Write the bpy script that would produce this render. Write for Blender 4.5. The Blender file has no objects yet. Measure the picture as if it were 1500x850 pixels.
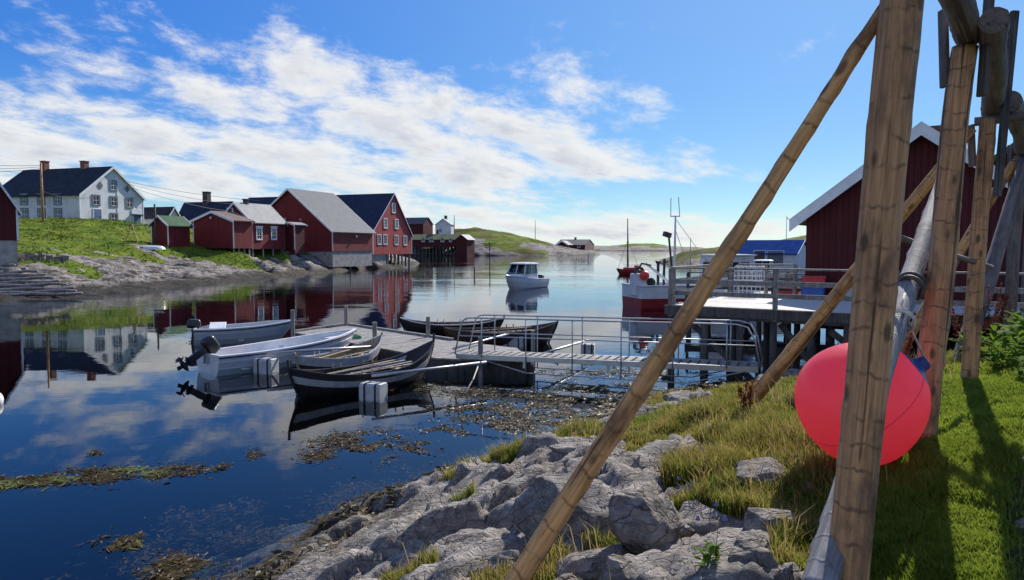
import bpy, math, random
import numpy as np
from mathutils import Vector, Matrix, noise as mnoise
R = math.radians
random.seed(7)
rng = np.random.default_rng(7)
sc = bpy.context.scene
col = sc.collection

# ------------------------------------------------------------------ camera
H, F, TH = 3.4, 1083.0, R(3.33)          # eye height over the water, focal length in px of the 1500 px photo, pitch
CT, ST = math.cos(TH), math.sin(TH)
cam_d = bpy.data.cameras.new('camera')
cam_d.sensor_width = 36.0
cam_d.lens = F / 1500 * 36.0
cam_d.clip_start = 0.05
cam_d.clip_end = 20000
cam = bpy.data.objects.new('camera', cam_d)
cam.location = (0, 0, H)
cam.rotation_euler = (R(90) - TH, 0, 0)
col.objects.link(cam)
sc.camera = cam

# survey helpers: sight lines from the place the photograph was taken to real positions
def ray(px, py):
    a = (px - 750) / F; b = (425 - py) / F
    return Vector((a, CT + b * ST, -ST + b * CT))
def P(px, py, Y):
    r = ray(px, py); k = Y / r.y
    return Vector((r.x * k, Y, H + r.z * k))
def W(px, py, z=0.0):
    r = ray(px, py); k = (z - H) / r.z
    return Vector((r.x * k, r.y * k, z))
def zat(py, y):
    r = ray(750, py)
    return H + y * r.z / r.y
def hit(p0, d, px):
    a = (px - 750) / F
    return (a * (p0.y * CT - (p0.z - H) * ST) - p0.x) / (d.x - a * d.y * CT)

# ------------------------------------------------------------------ scene objects
def tag(o, label=None, cat=None, group=None, kind=None):
    if label: o['label'] = label
    if cat: o['category'] = cat
    if group: o['group'] = group
    if kind: o['kind'] = kind
    return o
def thing(name, label, cat, loc=(0, 0, 0), rotz=0.0, group=None):
    o = bpy.data.objects.new(name, None)
    o.empty_display_size = 0.2
    col.objects.link(o)
    o.location = loc; o.rotation_euler = (0, 0, rotz)
    return tag(o, label, cat, group)
def kids(o): return [c for c in o.children]
def copy_tree(o, parent=None):
    c = o.copy(); col.objects.link(c)
    if parent: c.parent = parent
    for ch in list(o.children): copy_tree(ch, c)
    return c

class MB:
    def __init__(s): s.v = []; s.f = []; s.m = []
    def add(s, vs, fs, m=0):
        b = len(s.v); s.v.extend([tuple(v) for v in vs])
        for f in fs: s.f.append(tuple(b + i for i in f)); s.m.append(m)
        return s
    def box(s, c, size, rot=None, m=0):
        x, y, z = [k / 2 for k in size]
        vs = [Vector((a, b, d)) for a in (-x, x) for b in (-y, y) for d in (-z, z)]
        if rot is not None: vs = [rot @ v for v in vs]
        c = Vector(c); vs = [v + c for v in vs]
        return s.add(vs, [(0, 1, 3, 2), (4, 6, 7, 5), (0, 4, 5, 1), (2, 3, 7, 6), (0, 2, 6, 4), (1, 5, 7, 3)], m)
    def box2(s, lo, hi, m=0):
        return s.box([(a + b) / 2 for a, b in zip(lo, hi)], [b - a for a, b in zip(lo, hi)], None, m)
    def beam(s, p0, p1, w, h, m=0):
        p0 = Vector(p0); p1 = Vector(p1); d = p1 - p0; L = d.length; d.normalize()
        up = Vector((0, 0, 1)) if abs(d.z) < 0.95 else Vector((0, 1, 0))
        sx = d.cross(up).normalized(); sz = sx.cross(d).normalized()
        rot = Matrix((sx, d, sz)).transposed()
        return s.box((p0 + p1) / 2, (w, L, h), rot, m)
    def tube(s, pts, r, n=8, cap=True, m=0, closed=False):
        pts = [Vector(p) for p in pts]
        if not hasattr(r, '__len__'): r = [r] * len(pts)
        k = len(pts); rings = []; prev = None
        for i, p in enumerate(pts):
            if closed: t = pts[(i + 1) % k] - pts[i - 1]
            else: t = pts[min(i + 1, k - 1)] - pts[max(i - 1, 0)]
            t.normalize()
            if prev is None:
                up = Vector((0, 0, 1)) if abs(t.z) < 0.9 else Vector((1, 0, 0))
                a = t.cross(up).normalized()
            else:
                a = (prev - t * prev.dot(t)).normalized()
            prev = a; b = t.cross(a)
            rings.append([p + (a * math.cos(2 * math.pi * j / n) + b * math.sin(2 * math.pi * j / n)) * r[i] for j in range(n)])
        vs = [v for ring in rings for v in ring]; fs = []
        for i in range(k if closed else k - 1):
            i2 = (i + 1) % k
            for j in range(n):
                j2 = (j + 1) % n
                fs.append((i * n + j, i * n + j2, i2 * n + j2, i2 * n + j))
        if cap and not closed:
            fs.append(tuple(range(n - 1, -1, -1))); fs.append(tuple((k - 1) * n + j for j in range(n)))
        return s.add(vs, fs, m)
    def prism(s, poly, y0, y1, m=0):            # polygon in xz, extruded along y
        n = len(poly)
        vs = [(x, y0, z) for x, z in poly] + [(x, y1, z) for x, z in poly]
        fs = [tuple(range(n)), tuple(range(2 * n - 1, n - 1, -1))]
        fs += [(j, j + n, (j + 1) % n + n, (j + 1) % n) for j in range(n)]
        return s.add(vs, fs, m)
    def prismz(s, poly, z0, z1, m=0):           # polygon in xy, extruded along z
        n = len(poly)
        vs = [(x, y, z0) for x, y in poly] + [(x, y, z1) for x, y in poly]
        fs = [tuple(range(n - 1, -1, -1)), tuple(range(n, 2 * n))]
        fs += [(j, (j + 1) % n, (j + 1) % n + n, j + n) for j in range(n)]
        return s.add(vs, fs, m)
    def grid(s, rows, m=0, close=False):        # rows: list of equal-length lists of points
        n = len(rows[0]); vs = [p for r in rows for p in r]; fs = []
        for i in range(len(rows) - 1):
            for j in range(n if close else n - 1):
                j2 = (j + 1) % n
                fs.append((i * n + j, i * n + j2, (i + 1) * n + j2, (i + 1) * n + j))
        return s.add(vs, fs, m)
    def build(s, name, mat, parent=None, loc=None, smooth=False, rotz=0.0, fix=True):
        me = bpy.data.meshes.new(name)
        v = s.v
        if loc is not None and parent is None and rotz == 0.0:
            lx, ly, lz = loc; v = [(a - lx, b - ly, c - lz) for a, b, c in v]
        me.from_pydata([tuple(a) for a in v], [], s.f)
        for mt in (mat if isinstance(mat, (list, tuple)) else [mat]): me.materials.append(mt)
        if len(me.materials) > 1: me.polygons.foreach_set('material_index', s.m)
        if fix:
            import bmesh
            bm = bmesh.new(); bm.from_mesh(me)
            bmesh.ops.recalc_face_normals(bm, faces=bm.faces)
            bm.to_mesh(me); bm.free()
        if smooth: me.polygons.foreach_set('use_smooth', [True] * len(me.polygons))
        me.update()
        o = bpy.data.objects.new(name, me); col.objects.link(o)
        if parent is not None: o.parent = parent
        if loc is not None: o.location = loc
        if rotz: o.rotation_euler = (0, 0, rotz)
        return o
def bevel(o, w=0.01, seg=2):
    md = o.modifiers.new('bevel', 'BEVEL'); md.width = w; md.segments = seg; md.limit_method = 'ANGLE'; md.angle_limit = R(40)
    return o

def np_mesh(name, verts, faces, mats, smooth=False, attrs=None, nper=4, mi=None):
    me = bpy.data.meshes.new(name)
    verts = np.asarray(verts, np.float32); faces = np.asarray(faces, np.int32)
    me.vertices.add(len(verts)); me.vertices.foreach_set('co', verts.ravel())
    nf = len(faces)
    me.loops.add(nf * nper); me.loops.foreach_set('vertex_index', faces.ravel())
    me.polygons.add(nf)
    me.polygons.foreach_set('loop_start', np.arange(0, nf * nper, nper, dtype=np.int32))
    me.polygons.foreach_set('loop_total', np.full(nf, nper, np.int32))
    for m in (mats if isinstance(mats, (list, tuple)) else [mats]): me.materials.append(m)
    if mi is not None: me.polygons.foreach_set('material_index', np.asarray(mi, np.int32))
    me.polygons.foreach_set('use_smooth', np.full(nf, smooth, bool))
    for k, a in (attrs or {}).items():
        at = me.attributes.new(k, 'FLOAT', 'POINT'); at.data.foreach_set('value', np.asarray(a, np.float32))
    me.update(calc_edges=True)
    o = bpy.data.objects.new(name, me); col.objects.link(o)
    return o

# ------------------------------------------------------------------ numpy noise
def _h(ix, iy, k):
    n = (ix.astype(np.int64) * 374761393 + iy.astype(np.int64) * 668265263 + k * 1274126177) & 0xffffffff
    n = ((n ^ (n >> 13)) * 1274126177) & 0xffffffff
    n = n ^ (n >> 16)
    return (n & 0xffffff) / float(0xffffff)
def vnoise(x, y, k=0):
    ix = np.floor(x); iy = np.floor(y); fx = x - ix; fy = y - iy
    u = fx * fx * fx * (fx * (fx * 6 - 15) + 10); v = fy * fy * fy * (fy * (fy * 6 - 15) + 10)
    a = _h(ix, iy, k); b = _h(ix + 1, iy, k); c = _h(ix, iy + 1, k); d = _h(ix + 1, iy + 1, k)
    return (a * (1 - u) + b * u) * (1 - v) + (c * (1 - u) + d * u) * v - 0.5
def fbm(x, y, k=0, o=5, g=0.5):
    r = 0; a = 1.0
    for i in range(o):
        r = r + a * vnoise(x * 2 ** i + 17.3 * i, y * 2 ** i - 9.1 * i, k + i); a *= g
    return r
def voro(x, y, k=0):
    ix = np.floor(x); iy = np.floor(y)
    f1 = np.full(x.shape, 9.0); f2 = np.full(x.shape, 9.0); hid = np.zeros(x.shape)
    for dx in (-1, 0, 1):
        for dy in (-1, 0, 1):
            cx = ix + dx; cy = iy + dy
            d = np.hypot(cx + _h(cx, cy, k) - x, cy + _h(cx, cy, k + 5) - y)
            near = d < f1
            f2 = np.where(near, f1, np.minimum(f2, d)); hid = np.where(near, _h(cx, cy, k + 9), hid); f1 = np.where(near, d, f1)
    return f1, f2, hid
def sstep(a, b, x):
    t = np.clip((x - a) / (b - a), 0, 1); return t * t * (3 - 2 * t)

# ------------------------------------------------------------------ materials
class NT:
    def __init__(s, nt): s.nt = nt
    def n(s, t, **kw):
        nd = s.nt.nodes.new(t)
        for k, v in kw.items():
            if k == 'ins':
                for kk, vv in v.items(): s.set(nd.inputs[kk], vv)
            else: setattr(nd, k, v)
        return nd
    def set(s, sock, v):
        if isinstance(v, bpy.types.NodeSocket): s.nt.links.new(v, sock)
        elif hasattr(sock.default_value, '__len__') and not isinstance(v, (int, float)):
            v = tuple(v)
            if len(v) == 3 and len(sock.default_value) == 4: v = v + (1.0,)
            sock.default_value = v
        else: sock.default_value = v
    def m(s, op, a, b=0.0, c=None, clamp=False):
        nd = s.n('ShaderNodeMath', operation=op, use_clamp=clamp)
        s.set(nd.inputs[0], a); s.set(nd.inputs[1], b)
        if c is not None: s.set(nd.inputs[2], c)
        return nd.outputs[0]
    def mix(s, f, a, b, bt='MIX'):
        nd = s.n('ShaderNodeMix', data_type='RGBA', blend_type=bt)
        s.set(nd.inputs[0], f); s.set(nd.inputs[6], a); s.set(nd.inputs[7], b)
        return nd.outputs[2]
    def ramp(s, f, lo, hi, a=0.0, b=1.0, smooth=True):
        nd = s.n('ShaderNodeMapRange', interpolation_type='SMOOTHSTEP' if smooth else 'LINEAR')
        for i, v in enumerate((f, lo, hi, a, b)): s.set(nd.inputs[i], v)
        return nd.outputs[0]
    def noise(s, vec, scale, detail=4, rough=0.55, dist=0.0, out=0):
        nd = s.n('ShaderNodeTexNoise', ins={'Vector': vec, 'Scale': scale, 'Detail': detail, 'Roughness': rough, 'Distortion': dist})
        return nd.outputs[out]
    def voronoi(s, vec, scale, feature='F1', rnd=1.0):
        nd = s.n('ShaderNodeTexVoronoi', feature=feature, ins={'Vector': vec, 'Scale': scale, 'Randomness': rnd})
        return nd
    def mapv(s, vec, scale=(1, 1, 1), rot=(0, 0, 0), loc=(0, 0, 0)):
        nd = s.n('ShaderNodeMapping', ins={'Vector': vec, 'Scale': scale, 'Rotation': rot, 'Location': loc})
        return nd.outputs[0]
    def bump(s, h, strength=0.5, dist=0.02, normal=None):
        nd = s.n('ShaderNodeBump', ins={'Height': h, 'Strength': strength, 'Distance': dist})
        if normal is not None: s.set(nd.inputs['Normal'], normal)
        return nd.outputs[0]
    def attr(s, name):
        return s.n('ShaderNodeAttribute', attribute_name=name).outputs['Fac']
    def obj(s): return s.n('ShaderNodeTexCoord').outputs['Object']
    def geo(s): return s.n('ShaderNodeNewGeometry')
def new_mat(name):
    m = bpy.data.materials.new(name); m.use_nodes = True
    nt = m.node_tree; nt.nodes.clear()
    t = NT(nt); out = t.n('ShaderNodeOutputMaterial')
    return m, t, out
def princ(t, out, **kw):
    b = t.n('ShaderNodeBsdfPrincipled')
    for k, v in kw.items(): t.set(b.inputs[k.replace('_', ' ')], v)
    t.nt.links.new(b.outputs[0], out.inputs[0])
    return b
def mul(c, k): return tuple(min(1, x * k) for x in c[:3])

def simple(name, c, rough=0.6, var=0.25, scale=6.0, bump=0.15, bscale=40.0, metal=0.0, spec=0.5):
    m, t, out = new_mat(name); o = t.obj()
    n1 = t.noise(o, scale, 5, 0.6); n2 = t.noise(o, bscale, 4, 0.6)
    c1 = t.mix(t.ramp(n1, 0.3, 0.7), mul(c, 1 - var), mul(c, 1 + var))
    princ(t, out, Base_Color=c1, Roughness=t.ramp(n2, 0.2, 0.8, max(0.05, rough - 0.1), min(1, rough + 0.1)),
          Normal=t.bump(n2, bump, 0.01), Metallic=metal, Specular_IOR_Level=spec)
    return m
def boards(name, c, pitch=0.15, rough=0.7, var=0.25, batten=True, horiz=False):
    m, t, out = new_mat(name); o = t.obj()
    s = t.n('ShaderNodeSeparateXYZ', ins={0: o})
    cc = s.outputs[2] if horiz else t.m('ADD', s.outputs[0], s.outputs[1])
    q = t.m('DIVIDE', cc, pitch)
    fr = t.m('FRACT', q); idn = t.m('FLOOR', q)
    wn = t.n('ShaderNodeTexWhiteNoise', noise_dimensions='1D', ins={'W': idn}).outputs[0]
    gap = t.ramp(t.m('ABSOLUTE', t.m('SUBTRACT', fr, 0.5)), 0.40, 0.47)
    grain = t.noise(t.mapv(o, (18, 18, 1.2) if not horiz else (1.2, 1.2, 18)), 3.0, 5, 0.65)
    dirt = t.noise(o, 0.7, 5, 0.6)
    k = t.m('ADD', t.m('MULTIPLY', wn, 0.55), t.m('MULTIPLY', grain, 0.45))
    c1 = t.mix(k, mul(c, 1 - var), mul(c, 1 + var))
    c2 = t.mix(t.m('MULTIPLY', t.ramp(dirt, 0.45, 0.7), 0.55), c1, mul(c, 0.58))
    h = t.m('ADD', t.m('MULTIPLY', gap, -1.0), t.m('MULTIPLY', grain, 0.15))
    princ(t, out, Base_Color=c2, Roughness=rough, Normal=t.bump(h, 0.9, 0.025 if batten else 0.012), Specular_IOR_Level=0.3)
    return m
def roofing(name, c, pitch=0.3, rough=0.6, var=0.25, corr=0.0, spec=0.12):
    m, t, out = new_mat(name); o = t.obj()
    s = t.n('ShaderNodeSeparateXYZ', ins={0: o})
    n1 = t.noise(o, 1.3, 6, 0.65); n2 = t.noise(o, 14, 4, 0.6)
    if corr:
        h = t.m('SINE', t.m('MULTIPLY', s.outputs[1], 2 * math.pi / corr))
        hh = t.m('ADD', t.m('MULTIPLY', h, 0.5), t.m('MULTIPLY', n2, 0.1))
        tile = n1
    else:
        br = t.n('ShaderNodeTexBrick', ins={'Vector': t.n('ShaderNodeCombineXYZ', ins={0: s.outputs[1], 1: t.m('MULTIPLY', s.outputs[2], 1.5), 2: 0.0}).outputs[0],
                 'Color1': (0.3, 0.3, 0.3, 1), 'Color2': (0.8, 0.8, 0.8, 1), 'Mortar': (0, 0, 0, 1), 'Scale': 1.0, 'Mortar Size': 0.012, 'Brick Width': pitch, 'Row Height': pitch * 0.8})
        hh = br.outputs[0]; tile = hh
    k = t.m('ADD', t.m('MULTIPLY', n1, 0.6), t.m('MULTIPLY', tile, 0.4))
    princ(t, out, Base_Color=t.mix(t.ramp(k, 0.25, 0.75), mul(c, 1 - var), mul(c, 1 + var)), Roughness=rough, Normal=t.bump(hh, 0.5, 0.03), Specular_IOR_Level=spec)
    return m
def logwood(name, c, c_dark, ring=1.0, rough=0.75, grey=0.0):
    m, t, out = new_mat(name); o = t.obj()
    info = t.n('ShaderNodeObjectInfo')
    s = t.n('ShaderNodeSeparateXYZ', ins={0: o})
    rnd = t.m('MULTIPLY', info.outputs['Random'], 40.0)
    off = t.n('ShaderNodeVectorMath', operation='ADD', ins={0: o, 1: t.n('ShaderNodeCombineXYZ', ins={0: rnd, 1: rnd, 2: rnd}).outputs[0]}).outputs[0]
    grain = t.noise(t.mapv(off, (26, 26, 1.1)), 1.6, 6, 0.65, 0.4)
    fine = t.noise(t.mapv(off, (60, 60, 9)), 2.0, 3, 0.6)
    blot = t.noise(t.mapv(off, (5, 5, 2.2)), 1.0, 5, 0.65)
    # whorl lines round the trunk, uneven spacing, wobbling with the surface
    wob = t.m('MULTIPLY', t.m('SUBTRACT', t.noise(t.mapv(off, (7, 7, 3)), 1.0, 3), 0.5), 0.14)
    z1 = t.m('ADD', s.outputs[2], t.m('ADD', wob, rnd))
    v1 = t.n('ShaderNodeTexVoronoi', voronoi_dimensions='1D', feature='DISTANCE_TO_EDGE', ins={'W': z1, 'Scale': 6.0, 'Randomness': 1.0}).outputs[0]
    line = t.ramp(v1, 0.012, 0.085, 1.0, 0.0)
    broken = t.ramp(t.noise(t.mapv(off, (9, 9, 5)), 1.3, 4, 0.7), 0.38, 0.60)
    line = t.m('MULTIPLY', line, t.m('MULTIPLY', broken, 0.62 * ring))
    crack = t.ramp(t.noise(t.mapv(off, (15, 15, 0.30)), 1.0, 4, 0.55), 0.62, 0.655)
    kn = t.voronoi(t.mapv(off, (7, 7, 3.4)), 1.0)
    knot = t.ramp(kn.outputs[0], 0.10, 0.22, 0.8 * ring, 0.0)
    c1 = t.mix(t.ramp(grain, 0.3, 0.72), mul(c, 0.62), mul(c, 1.3))
    c2 = t.mix(t.ramp(blot, 0.42, 0.72), c1, mul(c_dark, 1.6))
    c3 = t.mix(t.m('MAXIMUM', t.m('MAXIMUM', line, knot), t.m('MULTIPLY', crack, 0.9)), c2, c_dark)
    h = t.m('ADD', t.m('ADD', t.m('MULTIPLY', grain, 0.5), t.m('MULTIPLY', fine, 0.25)), t.m('ADD', t.m('MULTIPLY', line, 0.5), t.m('MULTIPLY', crack, -1.5)))
    princ(t, out, Base_Color=c3, Roughness=rough, Normal=t.bump(h, 0.7, 0.012), Specular_IOR_Level=0.3)
    return m

M = {}
M['red'] = boards('red_boards', (0.185, 0.020, 0.022), 0.17)
M['red_light'] = boards('light_red_boards', (0.40, 0.060, 0.055), 0.17, var=0.15)
M['red_dark'] = boards('dark_red_boards', (0.075, 0.008, 0.010), 0.17)
M['white_boards'] = boards('white_boards', (0.70, 0.71, 0.72), 0.2, var=0.08)
M['white_trim'] = simple('white_trim', (0.74, 0.75, 0.76), 0.55, 0.1, 3, 0.1)
M['slate'] = roofing('slate', (0.035, 0.037, 0.045), 0.35, 0.65, 0.45)
M['grey_roof'] = roofing('grey_sheet_roof', (0.135, 0.14, 0.15), 0.6, 0.75, 0.14)
M['pale_roof'] = roofing('pale_sheet_roof', (0.25, 0.25, 0.25), 0.5, 0.6, 0.16, corr=0.2)
M['navy_roof'] = roofing('navy_roof', (0.030, 0.037, 0.068), 0.4, 0.6, 0.3)
M['blue_roof'] = roofing('blue_sheet_roof', (0.022, 0.055, 0.19), 0.5, 0.95, 0.2, corr=0.25, spec=0.0)
M['green_roof'] = roofing('green_felt_roof', (0.055, 0.11, 0.06), 0.5, 0.8, 0.25)
M['brown_roof'] = roofing('brown_felt_roof', (0.17, 0.12, 0.10), 0.5, 0.75, 0.25)
M['concrete'] = simple('concrete', (0.32, 0.30, 0.275), 0.85, 0.25, 1.5, 0.4, 12)
M['brick'] = simple('brick', (0.22, 0.085, 0.06), 0.85, 0.3, 8, 0.5, 14)
M['dark_chimney'] = simple('sooty_brick', (0.06, 0.05, 0.05), 0.85, 0.3, 8, 0.4, 14)
M['door_blue'] = simple('blue_door', (0.10, 0.16, 0.30), 0.5, 0.15, 4)
M['frame_blue'] = simple('dark_window_trim', (0.12, 0.13, 0.17), 0.5, 0.15, 4)
M['pole_dark'] = logwood('dark_pole_wood', (0.10, 0.085, 0.075), (0.03, 0.027, 0.025), 0.4)
M['log'] = logwood('peeled_log', (0.54, 0.29, 0.135), (0.08, 0.045, 0.028), 1.0)
M['log_gold'] = logwood('golden_peeled_log', (0.68, 0.36, 0.14), (0.11, 0.055, 0.028), 1.0)
M['log_grey'] = logwood('grey_weathered_log', (0.25, 0.24, 0.235), (0.06, 0.058, 0.058), 0.5)
M['log_blue'] = logwood('slate_grey_log', (0.185, 0.150, 0.128), (0.055, 0.047, 0.043), 0.4)
M['plank_grey'] = logwood('grey_planks', (0.30, 0.285, 0.265), (0.10, 0.09, 0.085), 0.25)
M['plank_dark'] = logwood('dark_tarred_timber', (0.11, 0.098, 0.09), (0.03, 0.028, 0.028), 0.3)
M['deck_pale'] = logwood('sun_bleached_deck', (0.60, 0.57, 0.53), (0.30, 0.28, 0.26), 0.15)
M['alu'] = simple('dull_aluminium', (0.48, 0.49, 0.50), 0.42, 0.1, 5, 0.05, 60, metal=0.85)
M['galv'] = simple('galvanised_pipe', (0.42, 0.43, 0.44), 0.45, 0.12, 5, 0.05, 60, metal=0.6)
M['iron'] = simple('rusty_iron', (0.075, 0.055, 0.045), 0.7, 0.5, 20, 0.4, 60)
M['black'] = simple('black_plastic', (0.018, 0.018, 0.020), 0.38, 0.2, 8, 0.03)
M['white_gel'] = simple('white_gelcoat', (0.66, 0.67, 0.68), 0.28, 0.07, 3, 0.03)
M['grey_gel'] = simple('grey_gelcoat', (0.46, 0.48, 0.50), 0.35, 0.08, 3, 0.03)
M['boat_in_blue'] = simple('pale_boat_lining', (0.55, 0.57, 0.60), 0.5, 0.08, 3, 0.05)
M['boat_black'] = simple('tarred_strakes', (0.020, 0.017, 0.018), 0.45, 0.3, 5, 0.2)
M['boat_brown'] = simple('dark_stained_strakes', (0.050, 0.024, 0.020), 0.5, 0.3, 5, 0.2)
M['boat_white'] = simple('white_painted_strakes', (0.42, 0.42, 0.42), 0.5, 0.2, 6, 0.1)
M['boat_wood'] = logwood('pale_boat_wood', (0.42, 0.34, 0.22), (0.16, 0.11, 0.06), 0.1)
M['boat_green'] = simple('grey_green_paint', (0.16, 0.26, 0.22), 0.5, 0.15, 6, 0.1)
M['boat_lilac'] = simple('pale_blue_paint', (0.34, 0.38, 0.50), 0.5, 0.12, 6, 0.1)
M['boat_red'] = simple('red_hull_paint', (0.26, 0.022, 0.025), 0.45, 0.2, 3, 0.1)
M['hull_white'] = simple('white_hull_paint', (0.62, 0.64, 0.66), 0.4, 0.1, 2, 0.05)
M['rope_teal'] = simple('teal_rope', (0.05, 0.22, 0.26), 0.8, 0.4, 30, 0.5)
M['rope'] = simple('pale_rope', (0.5, 0.47, 0.40), 0.85, 0.2, 30, 0.4)
M['float'] = simple('grey_plastic_float', (0.40, 0.41, 0.42), 0.55, 0.2, 5, 0.15)
M['strap'] = simple('black_strap', (0.02, 0.02, 0.022), 0.7, 0.2, 9)
M['orange'] = simple('red_float_plastic', (0.75, 0.06, 0.05), 0.4, 0.1, 4)
M['crate_red'] = simple('red_crate', (0.50, 0.04, 0.05), 0.5, 0.15, 4)
M['crate_blue'] = simple('blue_crate', (0.04, 0.12, 0.38), 0.5, 0.15, 4)
M['crate_green'] = simple('green_crate', (0.03, 0.22, 0.12), 0.5, 0.15, 4)
M['crate_white'] = simple('white_crate', (0.68, 0.69, 0.70), 0.5, 0.1, 4)
M['rubber'] = simple('black_rubber', (0.02, 0.02, 0.02), 0.75, 0.2, 9)
M['swing_wood'] = simple('yellow_green_timber', (0.28, 0.24, 0.08), 0.7, 0.2, 6)
M['sod'] = simple('turf_roof', (0.06, 0.085, 0.025), 0.95, 0.5, 3, 0.9, 14)
m, t, out = new_mat('window_glass')
princ(t, out, Base_Color=(0.02, 0.025, 0.03), Roughness=0.06, Specular_IOR_Level=0.8); M['glass'] = m

# buoy skin: thin coloured plastic, the sun glows through it
m, t, out = new_mat('pink_buoy_plastic'); o = t.obj()
n1 = t.noise(o, 3, 6, 0.65); n2 = t.noise(t.mapv(o, (3, 14, 30), (0.5, 0.3, 0.4)), 2.0, 6, 0.75)
sc_ = t.ramp(n2, 0.64, 0.70); dirt = t.ramp(n1, 0.55, 0.8)
bc = t.mix(t.m('MULTIPLY', dirt, 0.5), (0.98, 0.17, 0.23), (0.66, 0.12, 0.14))
bc = t.mix(t.m('MULTIPLY', sc_, 0.5), bc, (0.40, 0.10, 0.10))
b = t.n('ShaderNodeBsdfPrincipled', ins={'Base Color': bc, 'Roughness': t.ramp(n1, 0.3, 0.8, 0.30, 0.55), 'Specular IOR Level': 0.5, 'Coat Weight': 0.25, 'Coat Roughness': 0.25, 'Normal': t.bump(n1, 0.25, 0.01)})
tr = t.n('ShaderNodeBsdfTranslucent', ins={'Color': t.mix(t.m('MAXIMUM', t.m('MULTIPLY', sc_, .55), t.m('MULTIPLY', dirt, .30)), t.mix(0.5, bc, (1.0, 0.26, 0.26)), (0.42, 0.09, 0.08))})
mx = t.n('ShaderNodeMixShader', ins={0: 0.62, 1: b.outputs[0], 2: tr.outputs[0]})
t.nt.links.new(mx.outputs[0], out.inputs[0]); M['buoy'] = m
m, t, out = new_mat('blue_buoy_neck'); princ(t, out, Base_Color=(0.02, 0.035, 0.16), Roughness=0.45); M['buoy_blue'] = m

def leafy(name, ca, cb, trans=0.4, rough=0.5, scale=3.0, spec=0.35):
    m, t, out = new_mat(name)
    g = t.geo()
    n1 = t.noise(g.outputs['Position'], scale, 4, 0.6)
    at = t.attr('tint')
    k = t.m('ADD', t.m('MULTIPLY', t.ramp(n1, 0.3, 0.7), 0.45), t.m('MULTIPLY', at, 0.55))
    c = t.mix(k, ca, cb)
    b = t.n('ShaderNodeBsdfPrincipled', ins={'Base Color': c, 'Roughness': rough, 'Specular IOR Level': spec})
    tr = t.n('ShaderNodeBsdfTranslucent', ins={'Color': c})
    mx = t.n('ShaderNodeMixShader', ins={0: trans, 1: b.outputs[0], 2: tr.outputs[0]})
    t.nt.links.new(mx.outputs[0], out.inputs[0]); return m
M['grass'] = leafy('grass_blades', (0.075, 0.125, 0.014), (0.22, 0.25, 0.035), 0.5)
M['grass_dry'] = leafy('dry_grass_blades', (0.17, 0.15, 0.035), (0.42, 0.32, 0.10), 0.45)
M['meadow'] = leafy('meadow_tussocks', (0.075, 0.125, 0.014), (0.145, 0.190, 0.022), 0.4, 0.6, 0.3)
M['straw'] = leafy('straw_stalks', (0.34, 0.25, 0.11), (0.48, 0.37, 0.20), 0.3)
M['weed_leaf'] = leafy('weed_leaves', (0.07, 0.14, 0.012), (0.16, 0.25, 0.03), 0.5, 0.8, 3, 0.1)
M['lawn'] = leafy('lawn_blades', (0.10, 0.165, 0.014), (0.27, 0.33, 0.04), 0.5, 0.6, 1.2)
M['dock_red'] = leafy('rust_red_dock', (0.16, 0.035, 0.02), (0.26, 0.08, 0.03), 0.3)
M['harebell'] = leafy('harebell', (0.16, 0.13, 0.40), (0.26, 0.22, 0.55), 0.3)
M['kelp'] = leafy('brown_seaweed', (0.020, 0.014, 0.005), (0.115, 0.080, 0.022), 0.2, 0.5, 6, 0.2)
M['kelp_green'] = leafy('green_seaweed', (0.06, 0.07, 0.012), (0.22, 0.24, 0.03), 0.3, 0.4, 6)
M['kelp_under'] = leafy('submerged_wrack', (0.02, 0.014, 0.004), (0.11, 0.068, 0.016), 0.2, 0.9, 5, 0.0)

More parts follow.
